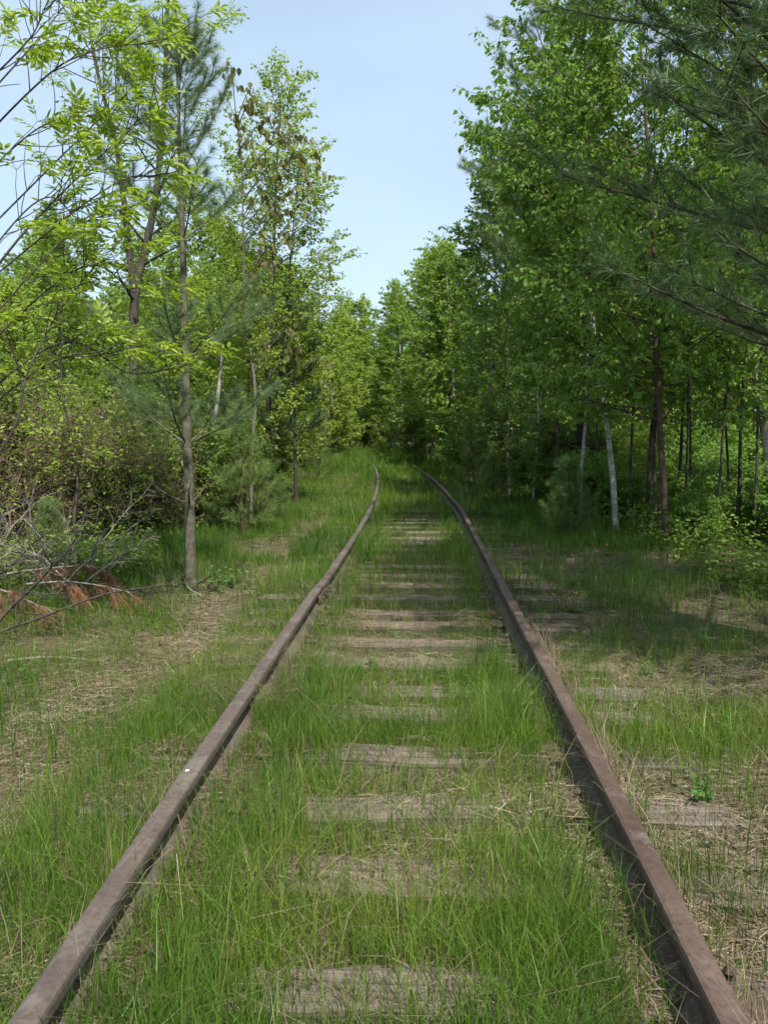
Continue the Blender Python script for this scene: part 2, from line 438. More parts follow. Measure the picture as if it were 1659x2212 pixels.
# ------------------------------------------------------------------ rails
PROFILE = [(-.066, 0), (.066, 0), (.066, .010), (.030, .022), (.0095, .034), (.0075, .085), (.012, .104), (.0335, .112), (.0340, .120), (.0340, .136), (.031, .1445), (.022, .1485), (0, .150),
           (-.022, .1485), (-.031, .1445), (-.0340, .136), (-.0340, .120), (-.0335, .112), (-.012, .104), (-.0075, .085), (-.0095, .034), (-.030, .022), (-.066, .010)]
def rail_z(y, side):
    return 0.040 + 0.026 * (vnoise(np.asarray(y) * .35 + 20 * side, 3.3) - .5) + 0.30 * sstep(24, 42, y)
def rail_x(y, side):
    return cx(y) + side * GAUGE + 0.034 * (vnoise(np.asarray(y) * .33 + 50 * side, 8.1) - .5) + 0.006 * (vnoise(np.asarray(y) * 1.3 + 50 * side, 2.1) - .5) + (0.010 * np.tanh((np.asarray(y) - 6.25) * 6) if side < 0 else 0.008 * np.tanh((np.asarray(y) - 11.7) * 4))
def make_rail(side, y0, y1, parent):
    ys = np.arange(y0, y1 + .01, .2)
    ys[-1] = y1
    P = np.array(PROFILE); n = len(P)
    X = rail_x(ys, side); Z = rail_z(ys, side)
    V = np.stack([X[:, None] + P[None, :, 0], np.repeat(ys[:, None], n, 1), Z[:, None] + P[None, :, 1]], -1).reshape(-1, 3)
    i = np.arange(len(ys) - 1)[:, None] * n; j = np.arange(n)[None, :]; k = (j + 1) % n
    Q = np.stack([i + j, i + k, i + n + k, i + n + j], -1).reshape(-1, 4)
    # end caps
    def cap(r): 
        c = len(V) + (0 if r == 0 else 1)
        b = r * n
        return [[b + a_, b + (a_ + 1) % n, c] for a_ in range(n)]
    V2 = np.vstack([V, [[X[0], ys[0], Z[0] + .07]], [[X[-1], ys[-1], Z[-1] + .07]]])
    T = np.array(cap(0) + cap(len(ys) - 1))
    me = build('rail_length', V2, T, Q, None, (M['rail'] if side > 0 else M['rail_grey'],), False)
    return link('rail_length', me, parent)
def box_mesh(name, sx, sy, sz, mat, bev=0.0, jit=0.0, seed=0):
    x, y, z = sx / 2, sy / 2, sz / 2
    b = min(bev, x * .9, y * .9, z * .9) or min(x, y, z) * .1
    v = []
    for px, py, pz in [(p, q, r) for p in (-1, 1) for q in (-1, 1) for r in (-1, 1)]:
        v += [(px * (x - b), py * (y - b), pz * z), (px * (x - b), py * y, pz * (z - b)), (px * x, py * (y - b), pz * (z - b))]
    import bmesh
    bm = bmesh.new()
    for p in v: bm.verts.new(p)
    bmesh.ops.convex_hull(bm, input=bm.verts)
    bmesh.ops.dissolve_limit(bm, angle_limit=.01, verts=bm.verts, edges=bm.edges)
    me = bpy.data.meshes.new(name); bm.to_mesh(me); bm.free(); me.materials.append(mat)
    return me
bar_me = box_mesh('joint_bar', .022, .62, .062, M['rail'], .006)
bolt_t = Tubes(); bolt_t.add([[0, 0, 0], [.012, 0, 0], [.024, 0, 0]], [.017, .017, .011], 6); bolt_me = bolt_t.mesh('bolt', (M['rail'],), False)
rails = {}
for side, joints, lab in ((-1, (6.25, 18.1), 'left rusty brown steel rail running from the lower left corner'),
                          (1, (11.7,), 'right rusty brown steel rail running from the lower right corner')):
    e = link('steel_rail', None, None, (0, 0, 0), lab, 'rail', 'pair of rusty track rails')
    rails[side] = e
    cuts = [-3.0] + list(joints) + [29.5]
    for a_, b_ in zip(cuts[:-1], cuts[1:]):
        make_rail(side, a_ + .004, b_ - .004, e)
    for j in joints:
        for s in (-1, 1):
            bx = float(rail_x(j, side)) + s * .022
            bz = float(rail_z(j, side)) + .066
            b = link('joint_bar', bar_me, e, (bx, j, bz))
            for q in (-.22, -.075, .075, .22):
                o = link('bolt', bolt_me, b, (s * .011, q, 0)); o.rotation_euler = (0, 0, 0 if s > 0 else math.pi)

# ------------------------------------------------------------------ ties
def tie_mesh(seed):
    rng = np.random.default_rng(seed)
    L, W, H = 2.5 + rng.uniform(-.08, .08), .178 + rng.uniform(-.02, .02), .16
    nx_, ny_ = 40, 15
    xs = np.linspace(-L / 2, L / 2, nx_); ys = np.linspace(-W / 2, W / 2, ny_)
    Xg, Yg = np.meshgrid(xs, ys, indexing='ij')
    ph = rng.random() * 90
    edge = np.abs(Yg) / (W / 2)
    Zg = 0.010 * (fbm(Xg * .9 + ph, Yg * 34 + ph, 2) - .5) * 2 - .014 * edge ** 4 - .03 * np.clip(np.abs(Xg) / (L / 2) - .93, 0, 1) * 6 * rng.random()
    crack = vnoise(Xg * 1.3 + ph, Yg * 0 + ph) * .7 * W - .35 * W
    Zg -= .022 * np.exp(-((Yg - crack) / .012) ** 2)
    Yo = Yg + (fbm(Xg * 5 + ph, Yg * 3, 3) - .5) * .075 * edge
    Xo = Xg + (np.abs(Xg) > L / 2 - .06) * rng.uniform(-.03, .02, Xg.shape)
    top = np.stack([Xo, Yo, Zg], -1).reshape(-1, 3)
    n = len(top)
    bot = top.copy(); bot[:, 2] = -H
    I = (np.arange(nx_ - 1)[:, None] * ny_ + np.arange(ny_ - 1)[None, :])
    Qt = np.stack([I, I + ny_, I + ny_ + 1, I + 1], -1).reshape(-1, 4)
    side = []
    ring = [i * ny_ for i in range(nx_)] + [(nx_ - 1) * ny_ + j for j in range(1, ny_)] + [i * ny_ + ny_ - 1 for i in range(nx_ - 2, -1, -1)] + [j for j in range(ny_ - 2, 0, -1)]
    for a_, b_ in zip(ring, ring[1:] + ring[:1]): side.append([b_, a_, a_ + n, b_ + n])
    return build('wooden_tie', np.vstack([top, bot]), None, np.vstack([Qt, np.array(side)]), None, (M['tie'],), False)
tie_meshes = [tie_mesh(s) for s in range(5)]
plate_me = box_mesh('tie_plate', .30, .18, .014, M['rail'], .004)
sp = Tubes(); sp.add([[0, 0, -.03], [0, 0, .012], [0, 0, .022], [0, 0, .030]], [.008, .009, .019, .014], 6); spike_me = sp.mesh('spike', (M['rail'],), False)
tie_y = [1.30, 1.82, 2.33, 2.80, 3.28, 3.78, 4.12, 4.66, 5.06, 5.55, 5.93, 6.48, 7.05, 7.52, 8.02, 8.60, 9.15, 9.7, 10.3, 10.8, 11.35, 11.9, 12.5, 13.1, 13.7]
ordn = ['first', 'second', 'third', 'fourth', 'fifth', 'sixth', 'seventh', 'eighth', 'ninth', 'tenth', 'eleventh', 'twelfth', 'thirteenth', 'fourteenth', 'fifteenth', 'sixteenth', 'seventeenth', 'eighteenth', 'nineteenth', 'twentieth', 'twenty-first', 'twenty-second', 'twenty-third', 'twenty-fourth', 'twenty-fifth']
rng = np.random.default_rng(5)
for k, y in enumerate(tie_y[1:]):
    o = link('wooden_tie', tie_meshes[k % 5], None, (float(cx(y)) + rng.uniform(-.05, .05), y, .026 + rng.uniform(-.012, .012)),
             'weathered grey-brown wooden tie across the track, %s from the photo\'s bottom edge' % ordn[k], 'railway tie', 'wooden ties of the overgrown track')
    o.rotation_euler = (rng.uniform(-.02, .02), 0, rng.uniform(-.02, .02) - math.atan(0.0048 * max(0, y - 8)) * -1 * 1.0)
    if rng.random() < .5: o.scale = (-1, 1, 1)
    if y < 8:
        for s in (-1, 1):
            lx = s * GAUGE / o.scale[0]
            p = link('tie_plate', plate_me, o, (lx, 0, .004))
            for q, r_ in ((-.085, .05), (.085, -.05)):
                link('spike', spike_me, p, (q, r_, .008))

# ------------------------------------------------------------------ tree builders
def line_at(P, t):
    s = t * (len(P) - 1); i = min(int(s), len(P) - 2); f = s - i
    return P[i] * (1 - f) + P[i + 1] * f
def dir_at(P, t):
    i = min(int(t * (len(P) - 1)), len(P) - 2)
    return nrm(P[i + 1] - P[i])
def rot_dir(d, ang, rng):
    """d turned by ang about a random axis square to it"""
    r = rng.normal(size=3); r = r - r.dot(d) * d; r = r / (np.linalg.norm(r) + 1e-9)
    return d * math.cos(ang) + r * math.sin(ang)
def twig_line(p, d, L, n, rng, wig=.12, grav=0.0, lift=0.0):
    pts = [np.array(p, float)]; d = np.array(d, float)
    for _ in range(n - 1):
        d = d + rng.normal(size=3) * wig; d[2] += lift - grav
        d = d / np.linalg.norm(d); pts.append(pts[-1] + d * L / (n - 1))
    return np.array(pts)

def leafy(seed, stems, r0, crown=(.3, 1), nb=22, blen=1.6, shape='round', elev=(10, 55), nsub=6, sublen=.5, leaves=9, kind='diamond', size=.06,
          droop=.6, sides=7, keep_branches=False, bside=None, wig=.10, lift=.04, taper=.82, twig_r=.0035, fork=True):
    """stems: list of polylines (points from the base up).  Returns tubes for trunk, list of branch tubes, leaf arrays"""
    rng = np.random.default_rng(seed)
    trunk = Tubes(); branches = []; bt = Tubes()
    Lp, La, Ln, Ls = [], [], [], []
    def put_leaves(line, n, t0, sz):
        if n <= 0: return
        t = rng.uniform(t0, 1.0, n); m = len(line) - 1
        i = np.minimum((t * m).astype(int), m - 1); f = (t * m - i)[:, None]
        d = nrm(line[i + 1] - line[i])
        h = rng.normal(size=(n, 3)); h[:, 2] *= .35
        al = nrm(h * .75 + d * .5 + np.array([0, 0, -droop]))
        Lp.append(line[i] * (1 - f) + line[i + 1] * f + al * rng.uniform(.01, .035, (n, 1)) + rng.normal(size=(n, 3)) * .012)
        La.append(al); Ln.append(rng.normal(size=(n, 3)) * .75 + np.array([0, 0, .75])); Ls.append(sz * rng.uniform(.65, 1.2, n))
    for si, st in enumerate(stems):
        S = smooth_line(st, max(10, 3 * len(st)))
        H = len(S)
        rs = r0[si] if isinstance(r0, (list, tuple)) else r0
        rad = rs * (1 - taper * np.linspace(0, 1, H) ** .9)
        if si == 0 or not fork: rad[0] *= 1.25
        trunk.add(S, rad, sides, rng.random(), .06, rng)
        nbs = nb[si] if isinstance(nb, (list, tuple)) else nb
        tot = np.linalg.norm(np.diff(S, axis=0), axis=1).sum()
        for i in range(nbs):
            f = (i + rng.random()) / nbs
            t = crown[0] + (crown[1] - crown[0]) * f
            if shape == 'round': pr = math.sin(math.pi * (.14 + .80 * f)) ** .8
            elif shape == 'cone': pr = 1.0 - .8 * f
            elif shape == 'vase': pr = .55 + .6 * f if f < .75 else 1.0 - .8 * (f - .75) * 2
            else: pr = .9 - .3 * f
            L = blen * pr * rng.uniform(.7, 1.2)
            az = i * 2.399 + rng.uniform(-.5, .5) + seed
            if bside is not None and rng.random() < bside[1]: az = bside[0] + rng.normal() * .6
            el = R(elev[0] + (elev[1] - elev[0]) * f + rng.normal() * 8)
            d = np.array([math.cos(az) * math.cos(el), math.sin(az) * math.cos(el), math.sin(el)])
            p = line_at(S, t)
            B = twig_line(p, d, L, 7, rng, wig, 0, lift)
            br = max(twig_r * 1.3, rs * (1 - taper * t) * .38)
            tb = Tubes() if keep_branches else bt
            tb.add(B, np.linspace(br, twig_r * .7, 7), 5, rng.random())
            ns = max(3, int(nsub * L / blen * 1.3))
            for k in range(ns):
                s = .18 + .82 * (k + rng.random()) / ns
                dd = rot_dir(dir_at(B, s), rng.uniform(.5, 1.05), rng)
                dd[2] = dd[2] * .7 + .08
                l2 = sublen * (1.15 - .6 * s) * rng.uniform(.6, 1.25)
                tw = twig_line(line_at(B, s), nrm(dd), l2, 4, rng, wig * 1.3, .03)
                tb.add(tw, np.linspace(twig_r, twig_r * .45, 4), 3, rng.random())
                put_leaves(tw, int(leaves * rng.uniform(.6, 1.4)), .15, size)
            put_leaves(B, int(leaves * .8), .55, size)
            if keep_branches: branches.append(tb)
        put_leaves(S, int(leaves * 2), .88, size)
    Lp = np.concatenate(Lp); La = np.concatenate(La); Ln = np.concatenate(Ln); Ls = np.concatenate(Ls); n = len(Lp)
    L = dict(kind=kind, pos=Lp, along=La, normal=Ln, size=Ls, rnd=rng.random(n) * .75 + .25 * rng.random(n))
    # clumps share a tint
    if n: L['rnd'] = .45 * L['rnd'] + .55 * np.clip(fbm(L['pos'][:, 0] * 2.2 + seed + L['pos'][:, 2], L['pos'][:, 1] * 2.2 + L['pos'][:, 2] * 1.7, 2) * 1.6 - .3, 0, 1)
    return trunk, branches, bt, L

def trunk_line(H, rng, lean=(0, 0), wig=.05, n=7):
    t = np.linspace(0, 1, n)
    P = np.stack([lean[0] * t * H, lean[1] * t * H, t * H], -1)
    P[1:, :2] += np.cumsum(rng.normal(size=(n - 1, 2)) * wig * H / n, 0)
    P[0, 2] = -.12
    return P

def emit(name, label, cat, loc, trunk, branches, bt, L, bark, leafm, group=None, twigm=None, split=0, rot=0.0, scale=1.0):
    """one tree: Empty > trunk, branch..., limbs, crown (and the largest-showing leaves as parts)"""
    e = link(name, None, None, loc, label, cat, group)
    e.rotation_euler = (0, 0, rot); e.scale = (scale,) * 3
    link('trunk', trunk.mesh('trunk', (bark,)), e)
    for b in branches: link('branch', b.mesh('branch', (twigm or bark,)), e)
    if bt.V: link('limbs', bt.mesh('limbs', (twigm or bark,)), e)
    if len(L['pos']):
        idx = np.arange(len(L['pos'])); own = np.zeros(len(idx), bool)
        if split:
            wp = L['pos'] + np.array(loc) - np.array([0, 0, CAM_Z])
            th = np.arctan2(wp[:, 0], wp[:, 1]) + R(YAW)
            inside = (np.abs(th) < R(25)) & (wp[:, 1] > 0) & (wp[:, 2] / wp[:, 1] < .50)
            score = L['size'] / np.linalg.norm(wp, axis=1) * inside
            own[np.argsort(-score)[:split]] = True
            variants = []
            for j, i in enumerate(idx[own]):
                # a handful of leaf meshes, each copy turned by its own matrix
                al = nrm(L['along'][i]); no = L['normal'][i] - L['normal'][i].dot(al) * al; no = nrm(no); sd = np.cross(al, no)
                k = int(L['rnd'][i] * 5.99)
                while len(variants) <= k:
                    r_ = (len(variants) + .5) / 6
                    variants.append(leaf_mesh('leaf', L['kind'], np.zeros((1, 3)), np.array([[0, 1, 0.]]), np.array([[0, 0, 1.]]), np.array([1.0]), np.array([r_]), leafm))
                o = link('leaf', variants[k], e, L['pos'][i])
                from mathutils import Matrix
                m = Matrix(((sd[0], al[0], no[0]), (sd[1], al[1], no[1]), (sd[2], al[2], no[2])))
                o.rotation_euler = m.to_euler(); o.scale = (L['size'][i],) * 3
        r = ~own
        link('crown', leaf_mesh('crown', L['kind'], L['pos'][r], L['along'][r], L['normal'][r], L['size'][r], L['rnd'][r], leafm), e, kind='stuff')
    return e
def copy_tree(o, loc, rot=0.0, scale=1.0, label=None, group=None, name=None):
    c = o.copy(); COL.objects.link(c); c.location = loc; c.rotation_euler = (0, 0, rot); c.scale = (scale, scale, scale) if np.isscalar(scale) else scale
    if label: c['label'] = label
    if group: c['group'] = group
    for ch in o.children:
        d = ch.copy(); COL.objects.link(d); d.parent = c
        for g in ch.children:
            h = g.copy(); COL.objects.link(h); h.parent = d
    return c

def pine(seed, H, r0, whorls, per=5, blen=1.3, shape=None, nsub=5, tufts=4, m=26, nl=.085, nw=.0022, elev=(8, 50), dead_below=.0, lean=(0, 0), sides=9, tip=True, droop=.0, line=None, bside=None):
    rng = np.random.default_rng(seed)
    trunk = Tubes(); branches = []; tp, td = [], []; dp, dd_ = [], []
    S = smooth_line(trunk_line(H, rng, lean, .012) if line is None else line, 16)
    trunk.add(S, r0 * (1 - .93 * np.linspace(0, 1, 16)) + .004, sides, .5, .04, rng)
    for wi, f in enumerate(whorls):
        rk = r0 * (1 - .93 * f) + .004; df = .045 / max(H, 1)
        trunk.add(np.array([line_at(S, max(0, f + q * df)) for q in (-1, -.4, .15, .6, 1.1)]), rk * np.array([.96, 1.14, 1.24, 1.12, .92]), sides, .5, .07, rng)
        live = f > dead_below
        k = per if live else max(2, per - 2)
        tcol = Tubes(); 
        # small collar where a whorl leaves the trunk
        for b in range(k):
            az = wi * 1.1 + b * 2 * math.pi / k + rng.uniform(-.35, .35)
            if bside is not None and rng.random() < bside[1]: az = bside[0] + rng.normal() * .5
            pr = (1 - .82 * f) if shape is None else shape(f)
            L = blen * pr * rng.uniform(.75, 1.15) * (1 if live else rng.uniform(.25, .7))
            el = R(elev[0] + (elev[1] - elev[0]) * f + rng.normal() * 6)
            d = np.array([math.cos(az) * math.cos(el), math.sin(az) * math.cos(el), math.sin(el)])
            p = line_at(S, f)
            B = twig_line(p, d, L, 8, rng, .05, droop, .045)
            br = max(.004, r0 * (1 - .9 * f) * .30)
            tb = Tubes(); tb.add(B, np.linspace(br, .0025, 8), 6, rng.random())
            if live:
                ns = max(2, int(nsub * L / blen * 1.6))
                for j in range(ns):
                    s = .22 + .78 * (j + rng.random()) / ns
                    d2 = dir_at(B, s); sd = np.cross(d2, [0, 0, 1.0]); sd = sd / (np.linalg.norm(sd) + 1e-6) * (1 if j % 2 else -1)
                    a2 = rng.uniform(.5, .95)
                    d3 = nrm(d2 * math.cos(a2) + sd * math.sin(a2) + np.array([0, 0, rng.uniform(-.05, .25)]))
                    l2 = (.20 + .42 * L * .4) * (1.1 - .6 * s) * rng.uniform(.7, 1.3)
                    tw = twig_line(line_at(B, s), d3, l2, 4, rng, .08, 0, .05)
                    tb.add(tw, np.linspace(.003, .0018, 4), 3, rng.random())
                    nt_ = max(2, int(tufts * l2 / .25))
                    for q in range(nt_):
                        t = .25 + .75 * (q + rng.random()) / nt_
                        tp.append(line_at(tw, t)); td.append(dir_at(tw, t))
                    tp.append(tw[-1]); td.append(nrm(tw[-1] - tw[-2]))
                for q in range(tufts + 1):
                    t = .5 + .5 * (q + 1) / (tufts + 1); tp.append(line_at(B, t)); td.append(dir_at(B, t))
            else:
                for j in range(rng.integers(0, 4)):
                    s = rng.uniform(.3, 1); tw = twig_line(line_at(B, s), rot_dir(dir_at(B, s), .8, rng), L * .35, 3, rng, .15)
                    tb.add(tw, [.0025, .002, .0012], 3, rng.random())
            branches.append(tb)
    if tip:
        for q in range(8): tp.append(line_at(S, .93 + .07 * q / 7)); td.append(np.array([0, 0, 1.0]) + rng.normal(size=3) * .25)
    tp = np.array(tp); td = np.array(td)
    N = needle_arrays(tp, td, m, nl, nw, rng)
    return trunk, branches, N
def emit_pine(name, label, loc, T, bark, nm, group=None, join=False, rot=0.0, twigm=None):
    trunk, branches, N = T
    e = link(name, None, None, loc, label, 'pine tree', group); e.rotation_euler = (0, 0, rot)
    link('trunk', trunk.mesh('trunk', (bark,)), e)
    if join:
        a_ = Tubes()
        for b in branches:
            off = a_.n; a_.V += b.V; a_.Q += [q + off for q in b.Q]; a_.T += [q + off for q in b.T]; a_.rq += b.rq; a_.rt += b.rt; a_.n += b.n
        link('limbs', a_.mesh('limbs', (twigm or bark,)), e)
    else:
        for b in branches: link('branch', b.mesh('branch', (twigm or bark,)), e)
    link('crown', build('crown', N[0], N[1], None, N[2], (nm,), False), e, kind='stuff')
    return e
def G(x, y): return (float(x), float(y), float(gz(x, y)))

# ------------------------------------------------------------------ left side, named trees
# young white pine beside the path
p0 = at(412, 1268, 7.0); loc = G(p0[0], p0[1])
top = at(381, 95, 7.05) - np.array(loc)
ln = np.array([[0, 0, -.1], *[at(px, py, 7.02) - np.array(loc) for px, py in ((409, 1080), (403, 900), (397, 600), (391, 420), (386, 250))], top])
def zf(py): return float(np.clip((at(400, py, 7.02)[2] - loc[2]) / (top[2] + .1), 0, .99))
wh = [zf(v) for v in (1245, 1082, 935, 788, 590, 415, 300, 215, 150)]
T = pine(3, 4.8, .051, wh, per=5, blen=1.55, shape=lambda f: (.62 if f < .5 else 1.05 - .75 * f), nsub=8, tufts=5, m=40, nl=.105, elev=(12, 58), dead_below=zf(960), line=ln, sides=12, nw=.0030)
emit_pine('white_pine', 'young white pine with smooth grey trunk standing closest beside the left rail', loc, T, M['pine_bark'], M['needle'])

# forked tree with dark rough bark
b = at(292, 1128, 12.0); loc = G(b[0], b[1]); o_ = np.array(loc)
def rel(lst, base): return np.array([[0, 0, -.12]] + [at(*q) - base for q in lst])
s1 = rel([(291, 900, 12), (290, 760, 12), (292, 640, 12), (318, 520, 12), (337, 420, 12), (352, 250, 12.1), (361, 60, 12.2), (368, -150, 12.3)], o_)
s2 = np.array([at(q[0], q[1], q[2]) - o_ for q in ((291, 660, 12), (277, 520, 11.9), (262, 390, 11.8), (246, 290, 11.7), (212, 160, 11.6), (192, 50, 11.5), (170, -140, 11.4))])
tr, br, bt, L = leafy(21, [s1, s2], [.105, .06], (.34, 1), [30, 25], 1.7, 'vase', (15, 55), 9, .5, 10, 'lance2', .085, .35, 9, True)
emit('forked_tree', 'tall forked tree with dark rough trunk and thin light green leaves', 'tree', loc, tr, br, bt, L, M['dark_bark'], M['yellow_leaf'])

# leaning pale birch
b = at(440, 1128, 11.3); loc = G(b[0], b[1]); o_ = np.array(loc)
s1 = rel([(447, 1040, 11.3), (456, 960, 11.3), (468, 880, 11.3), (477, 800, 11.3), (482, 740, 11.3), (484, 690, 11.3)], o_)
tr, br, bt, L = leafy(23, [s1], .055, (.7, 1), 22, 1.1, 'round', (20, 55), 9, .4, 12, 'diamond', .06, .5, 8)
emit('grey_birch', 'pale mottled birch trunk leaning right behind the young pine', 'birch tree', loc, tr, br, bt, L, M['pale_bark'], M['tree_leaf'], twigm=M['brown_bark'])

# poplar with drooping bronze leaves
b = at(540, 1115, 11.6); loc = G(b[0], b[1]); o_ = np.array(loc)
s1 = rel([(545, 960, 11.6), (552, 860, 11.6), (540, 740, 11.6), (528, 620, 11.6), (525, 480, 11.5), (522, 350, 11.5), (510, 250, 11.4), (500, 140, 11.4)], o_)
rng = np.random.default_rng(77)
tr = Tubes(); S = smooth_line(s1, 24); tr.add(S, np.linspace(.03, .006, 24), 7, .5, .05, rng)
clusters = [(500, 145), (545, 190), (542, 225), (510, 245), (515, 290), (565, 270), (587, 250), (635, 285), (605, 340), (645, 330), (685, 350), (600, 375), (630, 410), (600, 450), (620, 500), (590, 525),
            (540, 608), (565, 623), (525, 653), (545, 673), (570, 743), (625, 708), (645, 748), (700, 773), (550, 330), (575, 420), (560, 560), (660, 390), (610, 300)]
brs = []; Lp, La, Ln, Ls = [], [], [], []
for px, py in clusters:
    c = at(px, py + 6, 11.4 + rng.uniform(-.45, .25)) - o_
    z0 = max(.25, min(.97, (c[2] - .35 - .45 * abs(px - 520) / 100) / (S[-1][2])))
    p = line_at(S, z0)
    mid = (p * .45 + c * .55) + np.array([0, 0, .10])
    Bl = smooth_line([p, mid, c + np.array([0, 0, .05]), c + np.array([.05, 0, -.06])], 9)
    tb = Tubes(); tb.add(Bl, np.linspace(.009, .0025, 9), 5, rng.random()); brs.append(tb)
    for _ in range(rng.integers(10, 17)):
        q = c + rng.normal(size=3) * np.array([.11, .11, .13])
        if rng.random() < .3: q = line_at(Bl, rng.uniform(.5, 1))
        Lp.append(q); La.append(np.array([rng.normal() * .35, rng.normal() * .35, -1])); Ln.append(np.array([rng.normal(), rng.normal() - .5, rng.normal() * .4])); Ls.append(rng.uniform(.085, .13))
L = dict(kind='ovate', pos=np.array(Lp), along=np.array(La), normal=np.array(Ln), size=np.array(Ls), rnd=rng.random(len(Lp)))
emit('poplar_sapling', 'slim poplar with drooping bronze-green leaves against the sky', 'poplar tree', loc, tr, brs, Tubes(), L, M['grey_bark'], M['bronze_leaf'], split=300)

# foreground ash: arching limbs from the left edge, compound leaves
loc = G(-3.35, 4.35); o_ = np.array(loc)
rng = np.random.default_rng(8)
tr = Tubes()
S = np.array([[0, 0, -.1], [.06, .05, .6], [.12, .1, 1.2], [.10, .2, 1.9], [.0, .3, 2.8], [-.1, .35, 3.8]])
tr.add(smooth_line(S, 16), np.linspace(.045, .015, 16), 8, .4, .05, rng)
limbs = [[(-.02, .02, .45), (-20, 1060, 4.5), (0, 976, 4.55), (30, 883, 4.6), (60, 803, 4.6), (90, 743, 4.65), (125, 678, 4.7), (165, 628, 4.7), (215, 560, 4.7)],
         [(.10, .15, 1.5), (-30, 600, 4.6), (0, 566, 4.6), (50, 505, 4.7), (110, 440, 4.75), (165, 375, 4.8), (240, 315, 4.9), (300, 265, 5.0), (345, 215, 5.0)],
         [(.08, .2, 2.0), (0, 388, 4.9), (75, 357, 4.9), (170, 300, 5.0), (235, 240, 5.0), (285, 195, 5.1)],
         [(.0, .3, 2.7), (0, 172, 4.6), (50, 120, 4.7), (110, 55, 4.7), (155, -10, 4.8)],
         [(.05, .25, 2.3), (0, 298, 4.7), (60, 292, 4.7), (125, 272, 4.8), (215, 246, 4.9)],
         [(.10, .12, 1.35), (50, 512, 4.7), (125, 530, 4.7), (200, 514, 4.8), (250, 455, 4.8)],
         [(.11, .1, 1.1), (25, 723, 4.6), (110, 748, 4.8), (190, 788, 5.0), (280, 806, 5.2), (345, 805, 5.3), (398, 790, 5.4)],
         [(.10, .1, 1.0), (0, 796, 4.5), (80, 800, 4.6), (190, 800, 4.7), (250, 760, 4.8)],
         [(.02, .3, 2.5), (20, 240, 4.4), (60, 200, 4.4), (120, 150, 4.5), (200, 110, 4.6), (280, 110, 4.7), (350, 90, 4.8)],
         [(.0, .3, 2.9), (30, 120, 4.2), (60, 60, 4.2), (100, 10, 4.2)],
         [(.1, .15, 1.6), (10, 470, 4.4), (60, 450, 4.5), (120, 460, 4.5), (180, 480, 4.6)],
         [(.1, .12, 1.3), (20, 640, 4.5), (90, 600, 4.6), (150, 590, 4.7), (230, 610, 4.8), (300, 640, 4.9)],
         [(.1, .15, 1.8), (40, 430, 4.9), (120, 410, 4.9), (210, 420, 5.0), (290, 400, 5.1), (350, 375, 5.1)]]
e_ash = link('ash_tree', None, None, loc, 'foreground ash with arching dark limbs and bright yellow-green leaves at left edge', 'ash tree')
link('trunk', tr.mesh('trunk', (M['dark_bark'],)), e_ash)
def compound(seed):
    r = np.random.default_rng(seed); n = 3
    P, A, N_, S_ = [], [], [], []
    Lr = .15
    t_ = Tubes(); rl = np.array([[0, 0, 0], [0, Lr * .5, .012], [0, Lr, -.012]]); t_.add(rl, [.0022, .0018, .001], 3)
    for k in range(n):
        y = Lr * (.38 + .25 * k)
        for s in (-1, 1):
            P.append((0, y, .006)); A.append((s * .8, .62 + r.normal() * .1, -.12 + r.normal() * .1)); N_.append((r.normal() * .2, r.normal() * .2, 1)); S_.append(.072 * r.uniform(.8, 1.15) * (.85 + .1 * k))
    P.append((0, Lr, -.01)); A.append((r.normal() * .1, 1, -.2)); N_.append((0, .2, 1)); S_.append(.085)
    V, T_, rd = leaf_arrays('lance', np.array(P, float), np.array(A, float), np.array(N_, float), np.array(S_), r.random(len(P)))
    V2 = np.concatenate([V] + t_.V)
    T2 = np.vstack([T_, np.concatenate(t_.T) + len(V)]); Q2 = np.concatenate(t_.Q) + len(V)
    return build('leaf', V2, T2, Q2, np.concatenate([rd, np.full(len(T2) - len(T_) + len(Q2), .5)]), (M['ash_leaf'],))
comp = [compound(s) for s in range(6)]
from mathutils import Matrix
n_leaf = 0
def add_comp(p, d, sc=1.0):
    global n_leaf
    up = np.array([0, 0, 1.0]) + rng.normal(size=3) * .3
    d = nrm(d); sd = nrm(np.cross(d, up)); no = np.cross(sd, d)
    o = link('leaf', comp[rng.integers(0, 6)], e_ash, p)
    o.rotation_euler = Matrix(((sd[0], d[0], no[0]), (sd[1], d[1], no[1]), (sd[2], d[2], no[2]))).to_euler()
    o.scale = (sc * rng.uniform(.7, 1.12),) * 3
    n_leaf += 1
for li, lm in enumerate(limbs):
    pts = [at(*q) - o_ for q in lm[1:]]
    pts = [np.array(lm[0], float)] + (pts[1::2] if len(pts) % 2 == 0 else pts[::2] if len(pts) < 5 else pts[2::2])
    B = smooth_line(pts, 26)
    tb = Tubes(); tb.add(B, np.linspace(.0105 if li < 2 else .0075, .0024, 26), 6, rng.random())
    tot = np.linalg.norm(np.diff(B, axis=0), axis=1).sum()
    ns = int(tot * 8)
    for k in range(ns):
        s = .32 + .68 * (k + rng.random()) / ns
        dd = rot_dir(dir_at(B, s), rng.uniform(.5, 1.0), rng); dd[2] = abs(dd[2]) * .8 + .05
        tw = twig_line(line_at(B, s), nrm(dd), rng.uniform(.12, .42), 5, rng, .10, 0, .05)
        tb.add(tw, np.linspace(.0036, .0016, 5), 4, rng.random())
        if rng.random() < .86:
            for q in range(rng.integers(2, 5)):
                dr = rot_dir(nrm(tw[-1] - tw[-2]), rng.uniform(.3, 1.0), rng); dr[2] = dr[2] * .5 - .05
                add_comp(tw[-1] if q < 3 else line_at(tw, .7), dr, 1.0)
    for q in range(3):
        dr = rot_dir(dir_at(B, 1), rng.uniform(.2, .9), rng); dr[2] *= .5; add_comp(B[-1], dr)
    link('branch', tb.mesh('branch', (M['dark_bark'],)), e_ash)
